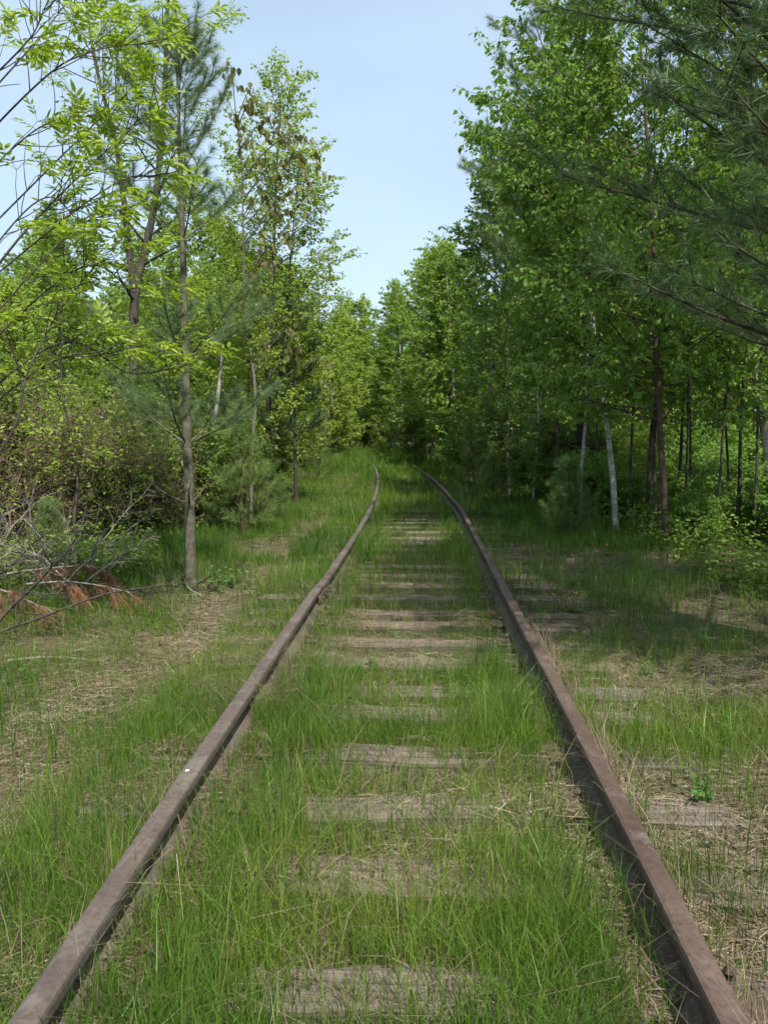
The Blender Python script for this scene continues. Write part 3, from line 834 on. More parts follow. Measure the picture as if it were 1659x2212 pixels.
print('ash leaves', n_leaf)

# light tree with sky showing through, in front of the sky gap
loc = G(-3.1, 15.2); rng = np.random.default_rng(31)
tr, br, bt, L = leafy(31, [trunk_line(8.0, rng, (.03, 0), .03), trunk_line(6.6, rng, (.12, -.04), .03)], [.07, .045], (.15, 1), [60, 40], 1.75, 'round', (12, 58), 16, .55, 16, 'diamond', .065, .4, 7)
emit('tall_elm', 'tall airy light green tree with rounded top beside the sky gap at left', 'tree', loc, tr, br, bt, L, M['grey_bark'], M['yellow_leaf'], twigm=M['brown_bark'])

# thin pine with bare dark stem further along
b = at(640, 1085, 15.0); loc = G(b[0], b[1])
T = pine(9, 4.3, .04, [.18, .32, .45, .56, .66, .75, .83, .9, .95], 5, 1.1, None, 8, 5, 30, .10, .0046, dead_below=.3)
emit_pine('thin_pine', 'thin pine with bare dark stem behind the leaning birch at left', loc, T, M['dark_bark'], M['needle'])

# sapling with dark stem over the brush pile
b = at(168, 1212, 8.6); loc = G(b[0], b[1]); o_ = np.array(loc)
s1 = rel([(160, 1120, 8.6), (168, 1040, 8.6), (152, 940, 8.6), (136, 850, 8.6), (132, 760, 8.6), (140, 640, 8.7)], o_)
tr, br, bt, L = leafy(41, [s1], .026, (.35, 1), 16, .9, 'vase', (0, 40), 7, .35, 12, 'lance2', .07, .3, 6, True)
emit('dark_sapling', 'crooked dark sapling stem rising behind the brush pile', 'sapling', loc, tr, br, bt, L, M['dark_bark'], M['yellow_leaf'])

# ------------------------------------------------------------------ right side, named trees
# birch with big leaves and reddish brown stem
b = at(1441, 1190, 9.1); loc = G(b[0], b[1]); o_ = np.array(loc)
s1 = rel([(1436, 1090, 9.1), (1424, 900, 9.1), (1414, 700, 9.1), (1411, 540, 9.1), (1400, 330, 9.1), (1385, 120, 9.0), (1370, -120, 9.0)], o_)
tr, br, bt, L = leafy(51, [s1], .05, (.27, 1), 66, 2.3, 'round', (6, 50), 23, .6, 17, 'ovate4', .067, .85, 8, True, bside=(math.pi, .28))
emit('brown_birch', 'big-leaved birch with thin reddish brown trunk leaning over the right rail', 'birch tree', loc, tr, br, bt, L, M['brown_bark'], M['birch_leaf'], split=300)
# white birch, trunk in view under the crown
b = at(1333, 1150, 10.7); loc = G(b[0], b[1]); o_ = np.array(loc)
s1 = rel([(1325, 1050, 10.7), (1317, 973, 10.7), (1307, 893, 10.7), (1295, 808, 10.7), (1282, 700, 10.7), (1262, 520, 10.6), (1245, 320, 10.5), (1235, 60, 10.5)], o_)
tr, br, bt, L = leafy(53, [s1], .048, (.40, 1), 50, 1.75, 'round', (8, 55), 17, .55, 14, 'ovate4', .078, .85, 8, False, bside=(math.pi, .2))
emit('white_birch', 'birch with white peeling trunk in the shade right of the rails', 'birch tree', loc, tr, br, bt, L, M['birch_bark'], M['birch_leaf'], twigm=M['brown_bark'])
# birch at the right edge
loc = G(4.55, 9.9); o_ = np.array(loc)
s1 = rel([(1668, 1080, 10.4), (1659, 985, 10.4), (1640, 850, 10.4), (1627, 720, 10.4), (1612, 560, 10.4), (1606, 380, 10.4), (1604, 200, 10.4), (1600, 20, 10.4), (1592, -260, 10.4)], o_)
tr, br, bt, L = leafy(55, [s1], .07, (.45, 1), 46, 1.9, 'round', (10, 55), 17, .55, 13, 'ovate4', .072, .85, 9, False)
emit('edge_birch', 'white birch trunk at the right edge of the photo, behind dark pine boughs', 'birch tree', loc, tr, br, bt, L, M['birch_bark'], M['tree_leaf'], twigm=M['brown_bark'])
# birch just outside the frame, its crown fills the upper right
rng = np.random.default_rng(57)
tr, br, bt, L = leafy(57, [trunk_line(8.8, rng, (-.03, .02), .02)], .06, (.40, 1), 60, 2.1, 'round', (10, 55), 20, .55, 16, 'ovate4', .060, .85, 8, False)
emit('side_birch', 'birch whose bright translucent leaves fill the upper right corner', 'birch tree', G(4.05, 5.1), tr, br, bt, L, M['birch_bark'], M['tree_leaf'], twigm=M['brown_bark'])
# dark pine with boughs reaching in from the right
loc = G(2.95, 4.25)
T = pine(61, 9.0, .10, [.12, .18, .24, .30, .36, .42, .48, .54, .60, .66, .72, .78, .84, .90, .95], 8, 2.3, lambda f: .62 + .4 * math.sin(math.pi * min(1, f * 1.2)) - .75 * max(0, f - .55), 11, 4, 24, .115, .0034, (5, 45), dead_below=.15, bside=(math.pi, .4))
emit_pine('dark_pine', 'dark white pine whose shaded boughs hang in from the right edge', loc, T, M['dark_bark'], M['shaded_needle'])
# tall pine behind the birches
loc = G(2.9, 14.2)
T = pine(63, 11.5, .13, [.10, .17, .24, .31, .38, .45, .52, .59, .66, .73, .80, .87, .93], 6, 2.9, lambda f: .92 - .30 * f, 10, 5, 24, .13, .0050, (4, 50), dead_below=.27, bside=(math.pi, .3))
emit_pine('tall_pine', 'tall pine behind the birches with bough tips against the sky', loc, T, M['dark_bark'], M['needle'], join=True)
# smaller aspen at the sky edge
loc = G(1.95, 17.5); rng = np.random.default_rng(65)
tr, br, bt, L = leafy(65, [trunk_line(7.6, rng, (-.03, 0), .02)], .05, (.12, 1), 80, 1.5, 'round', (15, 60), 16, .5, 17, 'round', .062, .6, 7)
emit('edge_aspen', 'aspen with small round leaves outlined on the sky below the pine tips', 'aspen tree', loc, tr, br, bt, L, M['grey_bark'], M['aspen_leaf'], twigm=M['brown_bark'])
# multi-stemmed birch clump
loc = G(1.15, 29.0); rng = np.random.default_rng(67)
st = [trunk_line(rng.uniform(6.8, 8.3), rng, (rng.uniform(-.10, .10), rng.uniform(-.05, .05)), .02) for _ in range(5)]
for s in st: s[:, :2] += rng.normal(size=2) * .35
tr, br, bt, L = leafy(67, st, [.06, .05, .05, .045, .04], (.12, 1), [38] * 5, 1.5, 'round', (15, 60), 12, .55, 14, 'diamond', .10, .7, 6, twig_r=.005)
emit('birch_clump', 'clump of white birch stems under a bright crown beside the far right rail', 'birch tree', loc, tr, br, bt, L, M['birch_bark'], M['sunlit_leaf'], twigm=M['brown_bark'])

# young pines
yp = [pine(70 + s, h, .022, list(np.linspace(.08, .95, 8)), 5, bl, None, 5, 3, 24, .10, .0038, (15, 58)) for s, h, bl in ((0, 1.5, .7), (1, 1.1, .55), (2, 1.9, .75))]
protos = []
def young(i, x, y, label, sc=1.0, rot=0.0):
    if len(protos) <= i or protos[i] is None:
        while len(protos) <= i: protos.append(None)
        e = emit_pine('young_pine', label, G(x, y), yp[i], M['brown_bark'], M['young_needle'], 'young pines along the wood edge', join=True)
        protos[i] = e; e.scale = (sc,) * 3; e.rotation_euler[2] = rot; return e
    return copy_tree(protos[i], G(x, y), rot, sc, label)
def xy(px, py, d): 
    p = at(px, py, d); return p[0], p[1]
young(0, *xy(522, 1125, 10.6), 'bushy young pine right of the leaning pale birch', 1.05)
young(1, *xy(570, 1110, 12.6), 'small young pine left of the thin bare-stemmed pine', 1.0, 1.0)
young(2, *xy(690, 1010, 22.0), 'young pine on the left verge where the left rail fades out', 1.0, 2.0)
young(0, *xy(300, 1080, 10.4), 'young pine at the foot of the dark forked trunk', 1.35, 3.0)
young(1, *xy(110, 1150, 8.0), 'young pine above the orange needles of the brush pile', .55, 4.0)
young(2, *xy(1015, 1060, 17.0), 'young pine with orange dead tips on the right verge', .8, 1.2)
young(0, *xy(1065, 1060, 16.2), 'young pine standing right of the orange-tipped one', .75, 2.2)
young(1, *xy(1225, 1150, 10.8), 'small dark pine left of the white peeling trunk', .9, .7)
young(2, *xy(1120, 1010, 20.0), 'young pine in the shade beneath the tall pine', 1.1, 5.0)
# orange dead shoots on the right-hand young pine
rng = np.random.default_rng(79)
pos = np.array([at(*q, 16.9) for q in ((1012, 962), (1018, 975), (1006, 1000), (1040, 1020), (1050, 1008), (1003, 1030))])
V_, t_, r_ = needle_arrays(np.repeat(pos, 5, 0) + rng.normal(size=(30, 3)) * .03, rng.normal(size=(30, 3)) + [0, 0, .3], 12, .10, .004, rng)
od = bpy.data.objects.new('dead_needles', build('dead_needles', V_ - np.array(protos[2].location) * 0, t_, None, r_, (M['dead_needle'],))); COL.objects.link(od)
tgt = [o for o in COL.objects if o.get('label', '') == 'young pine with orange dead tips on the right verge'][0]
bpy.context.view_layer.update()
od.parent = tgt; od.matrix_parent_inverse = tgt.matrix_world.inverted(); od['kind'] = 'stuff'

# ------------------------------------------------------------------ woodland behind: variants, then copies
def variant(seed, H, r, crown, nb, bl, kind, size, bark, leafm, name, cat, nsub=13, leaves=17, shape='round', sub=.55, twig=.004, elev=(10, 55)):
    rng = np.random.default_rng(seed)
    return (leafy(seed, [trunk_line(H, rng, (rng.uniform(-.05, .05), rng.uniform(-.05, .05)), .035)], r, crown, nb, bl, shape, elev, nsub, sub, leaves, kind, size, .6, 6, twig_r=twig), bark, leafm, name, cat)
VAR = [variant(101, 8.5, .07, (.10, 1), 70, 1.7, 'diamond', .10, M['birch_bark'], M['sunlit_leaf'], 'woodland_birch', 'birch tree'),
       variant(102, 9.0, .08, (.14, 1), 70, 1.8, 'diamond', .10, M['grey_bark'], M['sunlit_leaf'], 'woodland_aspen', 'aspen tree'),
       variant(103, 7.0, .06, (.08, 1), 66, 1.8, 'diamond', .105, M['dark_bark'], M['yellow_leaf'], 'woodland_maple', 'maple tree'),
       variant(104, 8.0, .06, (.08, 1), 72, 1.6, 'diamond', .10, M['birch_bark'], M['sunlit_leaf'], 'woodland_birch', 'birch tree'),
       variant(105, 6.0, .05, (.06, 1), 64, 1.8, 'diamond', .10, M['brown_bark'], M['yellow_leaf'], 'woodland_maple', 'maple tree')]
vproto = [None] * len(VAR)
def wood(i, x, y, sc, rot, label, group):
    if vproto[i] is None:
        (tr, br, bt, L), bark, lm, nm, cat = VAR[i]
        e = emit(nm, label, cat, G(x, y), tr, br, bt, L, bark, lm, group, twigm=M['brown_bark'], rot=rot, scale=sc); vproto[i] = e; return e
    return copy_tree(vproto[i], G(x, y), rot, sc, label, group)
kinds_l = ['white-stemmed birch', 'grey-stemmed aspen', 'yellow-green maple', 'pale-stemmed birch', 'low yellow-green maple']
# the trees that line the corridor, one by one
wood(4, -4.6, 20.0, .95, .3, 'bright yellow-green maple behind the thin bare-stemmed pine', 'trees lining the track')
wood(2, -4.6, 25.5, .92, 1.3, 'yellow-green maple lining the left verge beyond the thin pine', 'trees lining the track')
wood(1, -5.6, 31.0, .85, 2.3, 'grey-stemmed aspen left of where the left rail fades out', 'trees lining the track')
wood(4, -5.9, 36.5, 1.05, 2.8, 'yellow-green maple at the left foot of the sky gap', 'trees lining the track')
wood(0, -7.5, 44.0, .95, 3.3, 'far birch just left of the lowest point of the sky', 'trees lining the track')
wood(4, -6.9, 40.5, 1.15, 1.1, 'yellow-green maple tucked behind the maple at the sky gap', 'trees lining the track')
wood(3, -1.7, 47.5, 1.12, .9, 'far white-stemmed birch at the end of the grassy bed', 'trees lining the track')
wood(2, -4.6, 54.0, 1.2, .2, 'farthest tree straight ahead where the corridor closes', 'trees lining the track')
wood(0, .5, 38.0, .98, 4.1, 'bright birch behind the clump of white stems', 'trees lining the track')
wood(3, 1.9, 23.0, 1.02, 5.1, 'slim birch between the aspen and the birch clump', 'trees lining the track')
wood(1, 3.0, 19.8, 1.0, 1.9, 'grey-stemmed aspen behind the tall pine', 'trees lining the track')
for k, (x, y, sc, i) in enumerate([(-9, 60, 1.3, 1), (-6.5, 68, 1.4, 0), (-2.5, 62, 1.2, 3), (1.5, 60, 1.2, 1), (-12, 72, 1.4, 2), (-9, 84, 1.6, 3), (-4, 80, 1.5, 1), (-15, 64, 1.3, 4), (2, 74, 1.4, 2), (-20, 82, 1.5, 0), (-14, 92, 1.7, 1), (-7.8, 52, .95, 4), (-.5, 51, 1.05, 2), (-10.5, 54, 1.1, 3)]):
    wood(i, x, y, sc * .84, k * 1.3, 'pale green tree closing the far end of the corridor', 'trees at the far end of the corridor')
for px, d, sc, i, lab in ((905, 32.5, 1.0, 1, 'rounded aspen crown just left of the birch clump'), (882, 36.5, 1.08, 0, 'second rounded crown left of the birch clump'),
                          (838, 44.0, 1.12, 3, 'third rounded crown left of the birch clump, nearing the sky notch'), (815, 47.0, 1.14, 0, 'rounded crown right of the sky notch'), (790, 55.0, 1.42, 2, 'bushy crown at the bottom of the sky notch'), (770, 58.0, 1.35, 4, 'low bushy crown under the sky notch'),
                          (742, 43.0, 1.06, 2, 'bushy crown left of the sky notch'), (722, 38.0, 1.0, 4, 'yellow-green crown second left of the sky notch'), (755, 62.0, 1.3, 1, 'far aspen seen through the sky notch')):
    p_ = at(px, 1000, d)
    if px > 800: p_[0] += .9
    wood(i, p_[0], p_[1], sc, px * .7, lab, 'trees lining the track')
# the mass behind
rng = np.random.default_rng(90)
placed = []
def far_enough(x, y, d):
    return all((x - a_) ** 2 + (y - b_) ** 2 > d * d for a_, b_ in placed)
n_l = n_r = 0
for _ in range(4000):
    y = rng.uniform(7.5, 62); side = -1 if rng.random() < .5 else 1
    edge = 3.9 + .05 * y
    u = edge + rng.exponential(5.0)
    x = float(cx(y)) + side * u
    if u > 19 or not far_enough(x, y, 1.5 + .022 * y): continue
    if side < 0 and y < 13.5: continue
    if side > 0 and 4.4 < x < 9 and 11 < y < 17.5: continue
    ang = abs(math.degrees(math.atan2(x, y)) + YAW)
    if ang > 31: continue
    if side < 0 and n_l >= 58 or side > 0 and n_r >= 58: continue
    i = int(rng.integers(0, 5)); sc = rng.uniform(.78, 1.12)
    if side > 0: sc *= 1.15
    else: sc *= .70 if y < 26 else .92
    placed.append((x, y))
    if side < 0: n_l += 1
    else: n_r += 1
    nm = VAR[i][3].split('_')[1]
    wood(i, x, y, sc, rng.uniform(0, 6.28), 'leafy %s in the woodland mass %s of the track' % (kinds_l[i], 'left' if side < 0 else 'right'), '%s trees in the woodland %s of the track' % (kinds_l[i], 'left' if side < 0 else 'right'))
print('woodland', n_l, n_r)

# thin stems in the right-hand shade
rng = np.random.default_rng(92)
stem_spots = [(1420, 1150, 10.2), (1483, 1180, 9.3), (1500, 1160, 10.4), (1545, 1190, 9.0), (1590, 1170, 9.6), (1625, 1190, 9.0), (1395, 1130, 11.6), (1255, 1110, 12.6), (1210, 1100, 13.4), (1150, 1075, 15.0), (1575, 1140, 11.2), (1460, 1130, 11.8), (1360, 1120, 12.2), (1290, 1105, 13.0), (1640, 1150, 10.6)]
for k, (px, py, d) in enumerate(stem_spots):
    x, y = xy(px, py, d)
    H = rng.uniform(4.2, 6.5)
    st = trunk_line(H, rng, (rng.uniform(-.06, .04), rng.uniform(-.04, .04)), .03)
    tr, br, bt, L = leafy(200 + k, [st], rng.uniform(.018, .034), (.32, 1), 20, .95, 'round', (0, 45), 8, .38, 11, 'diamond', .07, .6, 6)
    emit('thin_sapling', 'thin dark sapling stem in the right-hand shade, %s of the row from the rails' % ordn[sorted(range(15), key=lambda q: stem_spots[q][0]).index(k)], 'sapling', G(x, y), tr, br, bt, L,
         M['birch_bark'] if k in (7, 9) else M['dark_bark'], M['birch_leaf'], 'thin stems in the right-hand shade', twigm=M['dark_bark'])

# shrubs
def shrub(seed, H, n, spread, leaves, kind, size, bark, leafm, nb=12, bl=.6, nsub=6):
    rng = np.random.default_rng(seed)
    st = []
    for _ in range(n):
        a_ = rng.uniform(0, 6.28); s = trunk_line(H * rng.uniform(.6, 1.1), rng, (math.cos(a_) * spread * rng.uniform(.3, 1), math.sin(a_) * spread * rng.uniform(.3, 1)), .06, 6)
        s[:, :2] += rng.normal(size=2) * .10; st.append(s)
    return leafy(seed, st, .011, (.2, 1), nb, bl, 'round', (0, 50), nsub, .28, leaves, kind, size, .35, 5, twig_r=.0028, wig=.16, fork=False), bark, leafm
SH = [shrub(301, 1.7, 7, .35, 12, 'diamond', .06, M['red_twig'], M['shrub_leaf']),
      shrub(302, 1.2, 7, .45, 12, 'diamond', .06, M['brown_bark'], M['shrub_leaf']),
      shrub(303, 2.3, 6, .30, 12, 'diamond', .065, M['grey_bark'], M['yellow_leaf']),
      shrub(304, 1.5, 9, .45, 2, 'diamond', .045, M['red_twig'], M['yellow_leaf'], 10, .6, 5),
      shrub(305, 1.3, 8, .5, 12, 'round', .055, M['dark_bark'], M['birch_leaf'])]
sproto = [None] * 5
sname = ['green_shrub', 'low_shrub', 'tall_shrub', 'twiggy_shrub', 'dark_shrub']
sdesc = ['leafy red-stemmed shrub', 'low spreading green shrub', 'tall yellow-green shrub', 'twiggy reddish sparse shrub', 'dark round-leaved shrub']
def bush(i, x, y, sc, rot, label, group):
    if sproto[i] is None:
        (tr, br, bt, L), bark, lm = SH[i]
        e = emit(sname[i], label, 'shrub', G(x, y), tr, br, bt, L, bark, lm, group, rot=rot, scale=sc); sproto[i] = e; return e
    return copy_tree(sproto[i], G(x, y), rot, sc, label, group)
thick = [(2, 560, 1080, 13.0, 1.25, 'tall yellow-green shrub right of the leaning pale birch'), (2, 610, 1065, 14.6, 1.35, 'tall yellow-green shrub left of the thin bare-stemmed pine'), (0, 670, 1035, 18.5, 1.5, 'leafy shrub right of the thin bare-stemmed pine'),
         (2, 700, 1010, 22.5, 1.5, 'tall shrub on the left verge before the rail fades out'), (0, 480, 1100, 12.4, 1.2, 'leafy shrub behind the leaning pale birch'), (2, 520, 1060, 15.2, 1.5, 'tall shrub behind the bushy young pine'),
         (0, 380, 1110, 11.6, 1.1, 'leafy shrub behind the young pine trunk'), (3, 335, 1120, 10.8, 1.1, 'twiggy reddish shrub right of the dark forked trunk'), (3, 225, 1120, 10.4, 1.15, 'twiggy reddish shrub left of the dark forked trunk'),
         (3, 80, 1125, 9.8, 1.2, 'twiggy reddish shrub behind the middle of the heap'), (0, 20, 1125, 9.6, 1.1, 'leafy shrub at the left edge behind the heap'), (1, 430, 1120, 11.0, 1.1, 'low shrub at the foot of the leaning pale birch'),
         (3, 590, 1090, 12.2, .95, 'twiggy reddish shrub beside the small young pine'),
         (3, 135, 1135, 9.1, 1.15, 'twiggy reddish shrub around the crooked dark sapling'), (3, 30, 1140, 8.9, 1.2, 'twiggy reddish shrub at the left edge above the heap'), (3, 270, 1140, 9.6, 1.0, 'twiggy reddish shrub in front of the dark forked trunk'),
         (3, 200, 1110, 10.0, 1.3, 'tallest twiggy reddish shrub behind the crooked dark sapling'), (3, 365, 1130, 10.0, .9, 'twiggy reddish shrub close behind the young pine trunk'), (2, 730, 985, 27.0, 1.5, 'tall shrub beside the vanishing left rail'), (1, 640, 1075, 15.6, 1.0, 'low shrub at the foot of the thin bare-stemmed pine'),
         (2, 745, 970, 33.0, 1.6, 'tall shrub left of the grassy end of the bed'), (0, 900, 985, 31.0, 1.3, 'leafy shrub left of the clump of white stems'), (4, 1010, 1000, 25.0, 1.4, 'dark shrub right of the clump of white stems'),
         (0, 1085, 1030, 19.0, 1.2, 'leafy shrub under the tall pine, right of the young pines'), (1, 1150, 1060, 15.8, 1.0, 'low shrub left of the small dark pine'), (0, 1205, 1080, 14.2, 1.0, 'leafy red-stemmed shrub behind the small dark pine'),
         (4, 1265, 1100, 12.8, .8, 'dark shrub just left of the white peeling trunk'), (1, 1050, 1020, 22.0, 1.3, 'low shrub behind the orange-tipped young pine'), (0, 985, 985, 28.0, 1.3, 'leafy shrub at the foot of the birch clump')]
for i, px, py, d, sc, lab in thick:
    x, y = xy(px, py, d)
    if 500 < px < 760: x -= .55 + .028 * d; sc *= .72
    bush(i, x, y, sc, px * .37, lab, 'shrubs along the left verge' if px < 830 else 'shrubs along the right verge')
rh = np.random.default_rng(94)
for k, (x, y, sc) in enumerate([(-6.6, 43.5, 1.5), (-5.0, 46.5, 1.3), (-3.6, 48, 1.5), (-7.6, 47, 1.7), (-2.4, 44, 1.1), (-5.9, 50, 1.7)]):
    bush(2 if k % 2 else 0, x, y, sc, k, 'sunlit shrub standing where the grassy bed bends out of sight', 'sunlit shrubs at the bend')
for k in range(26):
    x = -13 + 17 * k / 25 + rh.uniform(-.4, .4); y = rh.uniform(54, 64)
    bush(int(rh.integers(0, 3)), x, y, rh.uniform(1.4, 2.1), rh.uniform(0, 6.28), 'shrub in the green wall closing the far end of the corridor', 'shrubs at the far end of the corridor')
rng = np.random.default_rng(95)
placed = []
nl = nr = 0
for _ in range(6000):
    side = -1 if rng.random() < .5 else 1
    y = 7.0 + 36 * rng.random() ** 1.5
    u = (3.1 if side < 0 else 2.9) + .035 * y + rng.exponential(1.6)
    x = float(cx(y)) + side * u
    if u > 9 or not far_enough(x, y, .62 + .018 * y): continue
    ang = math.degrees(math.atan2(x, y)) + YAW
    if abs(ang) > 30: continue
    if side < 0 and (nl >= 75 or y < 9.0): continue
    if side > 0 and (nr >= 75 or y < 8.6): continue
    if side < 0: nl += 1; i = int(rng.choice([0, 1, 2, 3, 3], p=[.22, .2, .22, .18, .18]))
    else: nr += 1; i = int(rng.choice([0, 1, 2, 4], p=[.2, .2, .15, .45])) if y > 13 else 4
    placed.append((x, y))
    wh_ = 'left' if side < 0 else 'right'
    bush(i, x, y, rng.uniform(.7, 1.2) * (1.0 if y < 20 else 1.25) * (.62 if side > 0 and y < 13 else 1.0), rng.uniform(0, 6.28), '%s in the undergrowth %s of the track' % (sdesc[i], wh_), '%s shrubs %s of the track' % (sname[i].split('_')[0], wh_))
print('shrubs', nl, nr)

# ------------------------------------------------------------------ brush pile
def dead_branch(seed, p, d, L, r, nsub, mat='dead_wood', wig=.10):
    rng = np.random.default_rng(seed)
    p = np.array(p, float)
    B = twig_line(np.zeros(3), nrm(d), L, 9, rng, wig, .012)
    t = Tubes(); t.add(B, np.linspace(r, r * .3, 9), 6, rng.random())
    for k in range(nsub):
        s = .15 + .85 * (k + rng.random()) / nsub
        tw = twig_line(line_at(B, s), rot_dir(dir_at(B, s), rng.uniform(.4, .95), rng), L * rng.uniform(.18, .42) * (1.15 - .6 * s), 6, rng, .16)
        t.add(tw, np.linspace(r * .45, r * .15, 6), 4, rng.random())
        for q in range(2):
            s2 = rng.uniform(.3, 1); t2 = twig_line(line_at(tw, s2), rot_dir(dir_at(tw, s2), .7, rng), L * .10, 4, rng, .15)
            t.add(t2, np.linspace(r * .22, r * .1, 4), 3, rng.random())
    me = t.mesh('dead_branch', (M[mat],))
    co = np.zeros(len(me.vertices) * 3, np.float32); me.vertices.foreach_get('co', co); co = co.reshape(-1, 3)
    # keep the twigs out of the earth
    g = gz(co[:, 0] + p[0], co[:, 1] + p[1]) - p[2]
    co[:, 2] = np.maximum(co[:, 2], g + .006)
    me.vertices.foreach_set('co', co.ravel())
    return link('dead_branch', me, None, tuple(p)), B + p
spec = [  # px, py, depth, direction, length, radius, twigs, label
    ((-30, 1370, 5.2), (.62, .35, .52), 1.1, .013, 9, 'dead branch rising right from the left edge under the brush pile', 'dark_bark'),
    ((-40, 1380, 5.1), (.9, .25, .33), 1.35, .011, 7, 'long dark dead branch slanting right above the dry grass', 'dark_bark'),
    ((-20, 1215, 6.3), (.95, .15, .06), 1.9, .012, 6, 'long grey dead branch lying level across the orange needles', 'dead_wood'),
    ((430, 1265, 6.9), (-.95, .2, .10), .6, .009, 6, 'bare fallen branch leaning on the young pine trunk', 'dark_bark'),
    ((20, 1470, 4.7), (.9, .3, .02), .8, .011, 4, 'grey branch lying flat in front of the brush pile', 'dead_wood'),
    ((440, 1290, 6.6), (-.6, .1, .4), .28, .007, 0, 'short pink-tipped broken stick at the foot of the young pine', 'dead_wood')]
made = []
for k, (q, d, L, r, n, lab, mt) in enumerate(spec):
    w = at(*q); o, B = dead_branch(400 + k, (w[0], w[1], float(gz(w[0], w[1])) + .03), d, L, r, n, mt)
    tag(o, lab, 'dead branch', 'dead branches of the brush pile'); made.append(B)
rng = np.random.default_rng(97)
for k in range(44):
    px = rng.uniform(-90, 215); d = rng.uniform(5.4, 8.4)
    w = at(px, 1200, d); a_ = rng.uniform(0, 6.28)
    el = rng.uniform(.05, .9)
    dr = (math.cos(a_) * math.cos(el), math.sin(a_) * math.cos(el), math.sin(el))
    o, B = dead_branch(430 + k, (w[0], w[1], float(gz(w[0], w[1])) + rng.uniform(0, .25)), dr, rng.uniform(.5, 1.15), rng.uniform(.005, .010), int(rng.integers(5, 11)), 'dead_wood' if rng.random() < .75 else 'dark_bark', .16)
    tag(o, 'tangled grey dead branch in the heap at the left edge', 'dead branch', 'tangled branches of the heap')
# fallen pine boughs with orange needles
def orange_bough(seed, px, py, d, dr, L, label):
    rng = np.random.default_rng(seed); w = at(px, py, d)
    w[2] = max(w[2], float(gz(w[0], w[1])) + .12)
    e = link('fallen_bough', None, None, tuple(w), label, 'pine bough', 'fallen orange boughs')
    B = twig_line(np.zeros(3), nrm(dr), L, 8, rng, .06, .05)
    t = Tubes(); t.add(B, np.linspace(.010, .003, 8), 5)
    tp, td = [], []
    for k in range(12):
        s = .2 + .8 * (k + rng.random()) / 12
        dd = rot_dir(dir_at(B, s), .7, rng); dd[2] = dd[2] * .5 - .25
        tw = twig_line(line_at(B, s), nrm(dd), L * .28, 4, rng, .1, .08)
        t.add(tw, np.linspace(.004, .002, 4), 3)
        for q in range(5): tp.append(line_at(tw, .3 + .7 * q / 4)); td.append(nrm(dir_at(tw, .9) + np.array([0, 0, -.5])))
    link('stem', t.mesh('stem', (M['dead_wood'],)), e)
    V, tr_, r = needle_arrays(np.array(tp), np.array(td), 30, .10, .0026, rng, (.2, 1.0))
    V[:, 2] = np.maximum(V[:, 2], gz(V[:, 0] + w[0], V[:, 1] + w[1]) - w[2] + .01)
    link('needles', build('needles', V, tr_, None, r, (M['dead_needle'],)), e, kind='stuff')
orange_bough(501, 55, 1262, 5.7, (.9, .2, .10), .75, 'fallen pine bough with orange needles at the right of the heap')
orange_bough(502, -60, 1268, 5.7, (.8, -.1, .12), .75, 'fallen pine bough with orange needles at the left edge of the photo')
orange_bough(503, 15, 1240, 6.0, (.7, .5, .20), .7, 'fallen pine bough with orange needles highest in the heap')

# ------------------------------------------------------------------ small things by the track
def dandelion(px, py, d, label, sc=1.0):
    w = at(px, py, d); gzz = float(gz(w[0], w[1])); h = max(.06, w[2] - gzz)
    e = link('dandelion', None, None, (w[0], w[1], gzz), label, 'flower', 'dandelions right of the track')
    rng = np.random.default_rng(int(px)); t = Tubes(); t.add([[0, 0, 0], [.01, 0, h * .5], [0, 0, h]], [.003, .0025, .0025], 5)
    link('stem', t.mesh('stem', (M['forb_leaf'],)), e)
    n = 46; a_ = rng.uniform(0, 6.28, n); el = rng.uniform(.1, 1.3, n)
    dr = np.stack([np.cos(a_) * np.cos(el), np.sin(a_) * np.cos(el), np.sin(el) * .7], -1)
    link('petals', leaf_mesh('petals', 'lance2', np.tile([0, 0, h], (n, 1)), dr, np.tile([0, 0, 1.0], (n, 1)) + rng.normal(size=(n, 3)) * .1, np.full(n, .022 * sc), rng.random(n), M['petal']), e)
    n = 9; a_ = np.arange(n) / n * 6.28
    dr = np.stack([np.cos(a_), np.sin(a_), np.full(n, .35)], -1)
    link('leaves', leaf_mesh('leaves', 'lance', np.zeros((n, 3)), dr, np.tile([0, 0, 1.0], (n, 1)), rng.uniform(.08, .13, n), rng.random(n), M['forb_leaf']), e)
dandelion(1311, 1178, 8.6, 'small yellow dandelion nearest the dark wood edge', 1.0)
dandelion(1243, 1283, 6.2, 'largest yellow dandelion in the grass right of the right rail', 1.15)
dandelion(1196, 1286, 6.15, 'half-hidden yellow dandelion close to the right rail', .8)
# pebble lying on the left rail
import bmesh
bm = bmesh.new(); bmesh.ops.create_icosphere(bm, subdivisions=2, radius=.0075)
prng = random.Random(4)
for v in bm.verts: v.co *= prng.uniform(.85, 1.15); v.co.z *= .5
me = bpy.data.meshes.new('white_pebble'); bm.to_mesh(me); bm.free(); me.materials.append(M['white_stone'])
py_ = 2.66
link('white_pebble', me, None, (float(rail_x(py_, -1)) - .006, py_, float(rail_z(py_, -1)) + .1535), 'tiny white pebble lying on top of the left rail', 'pebble')

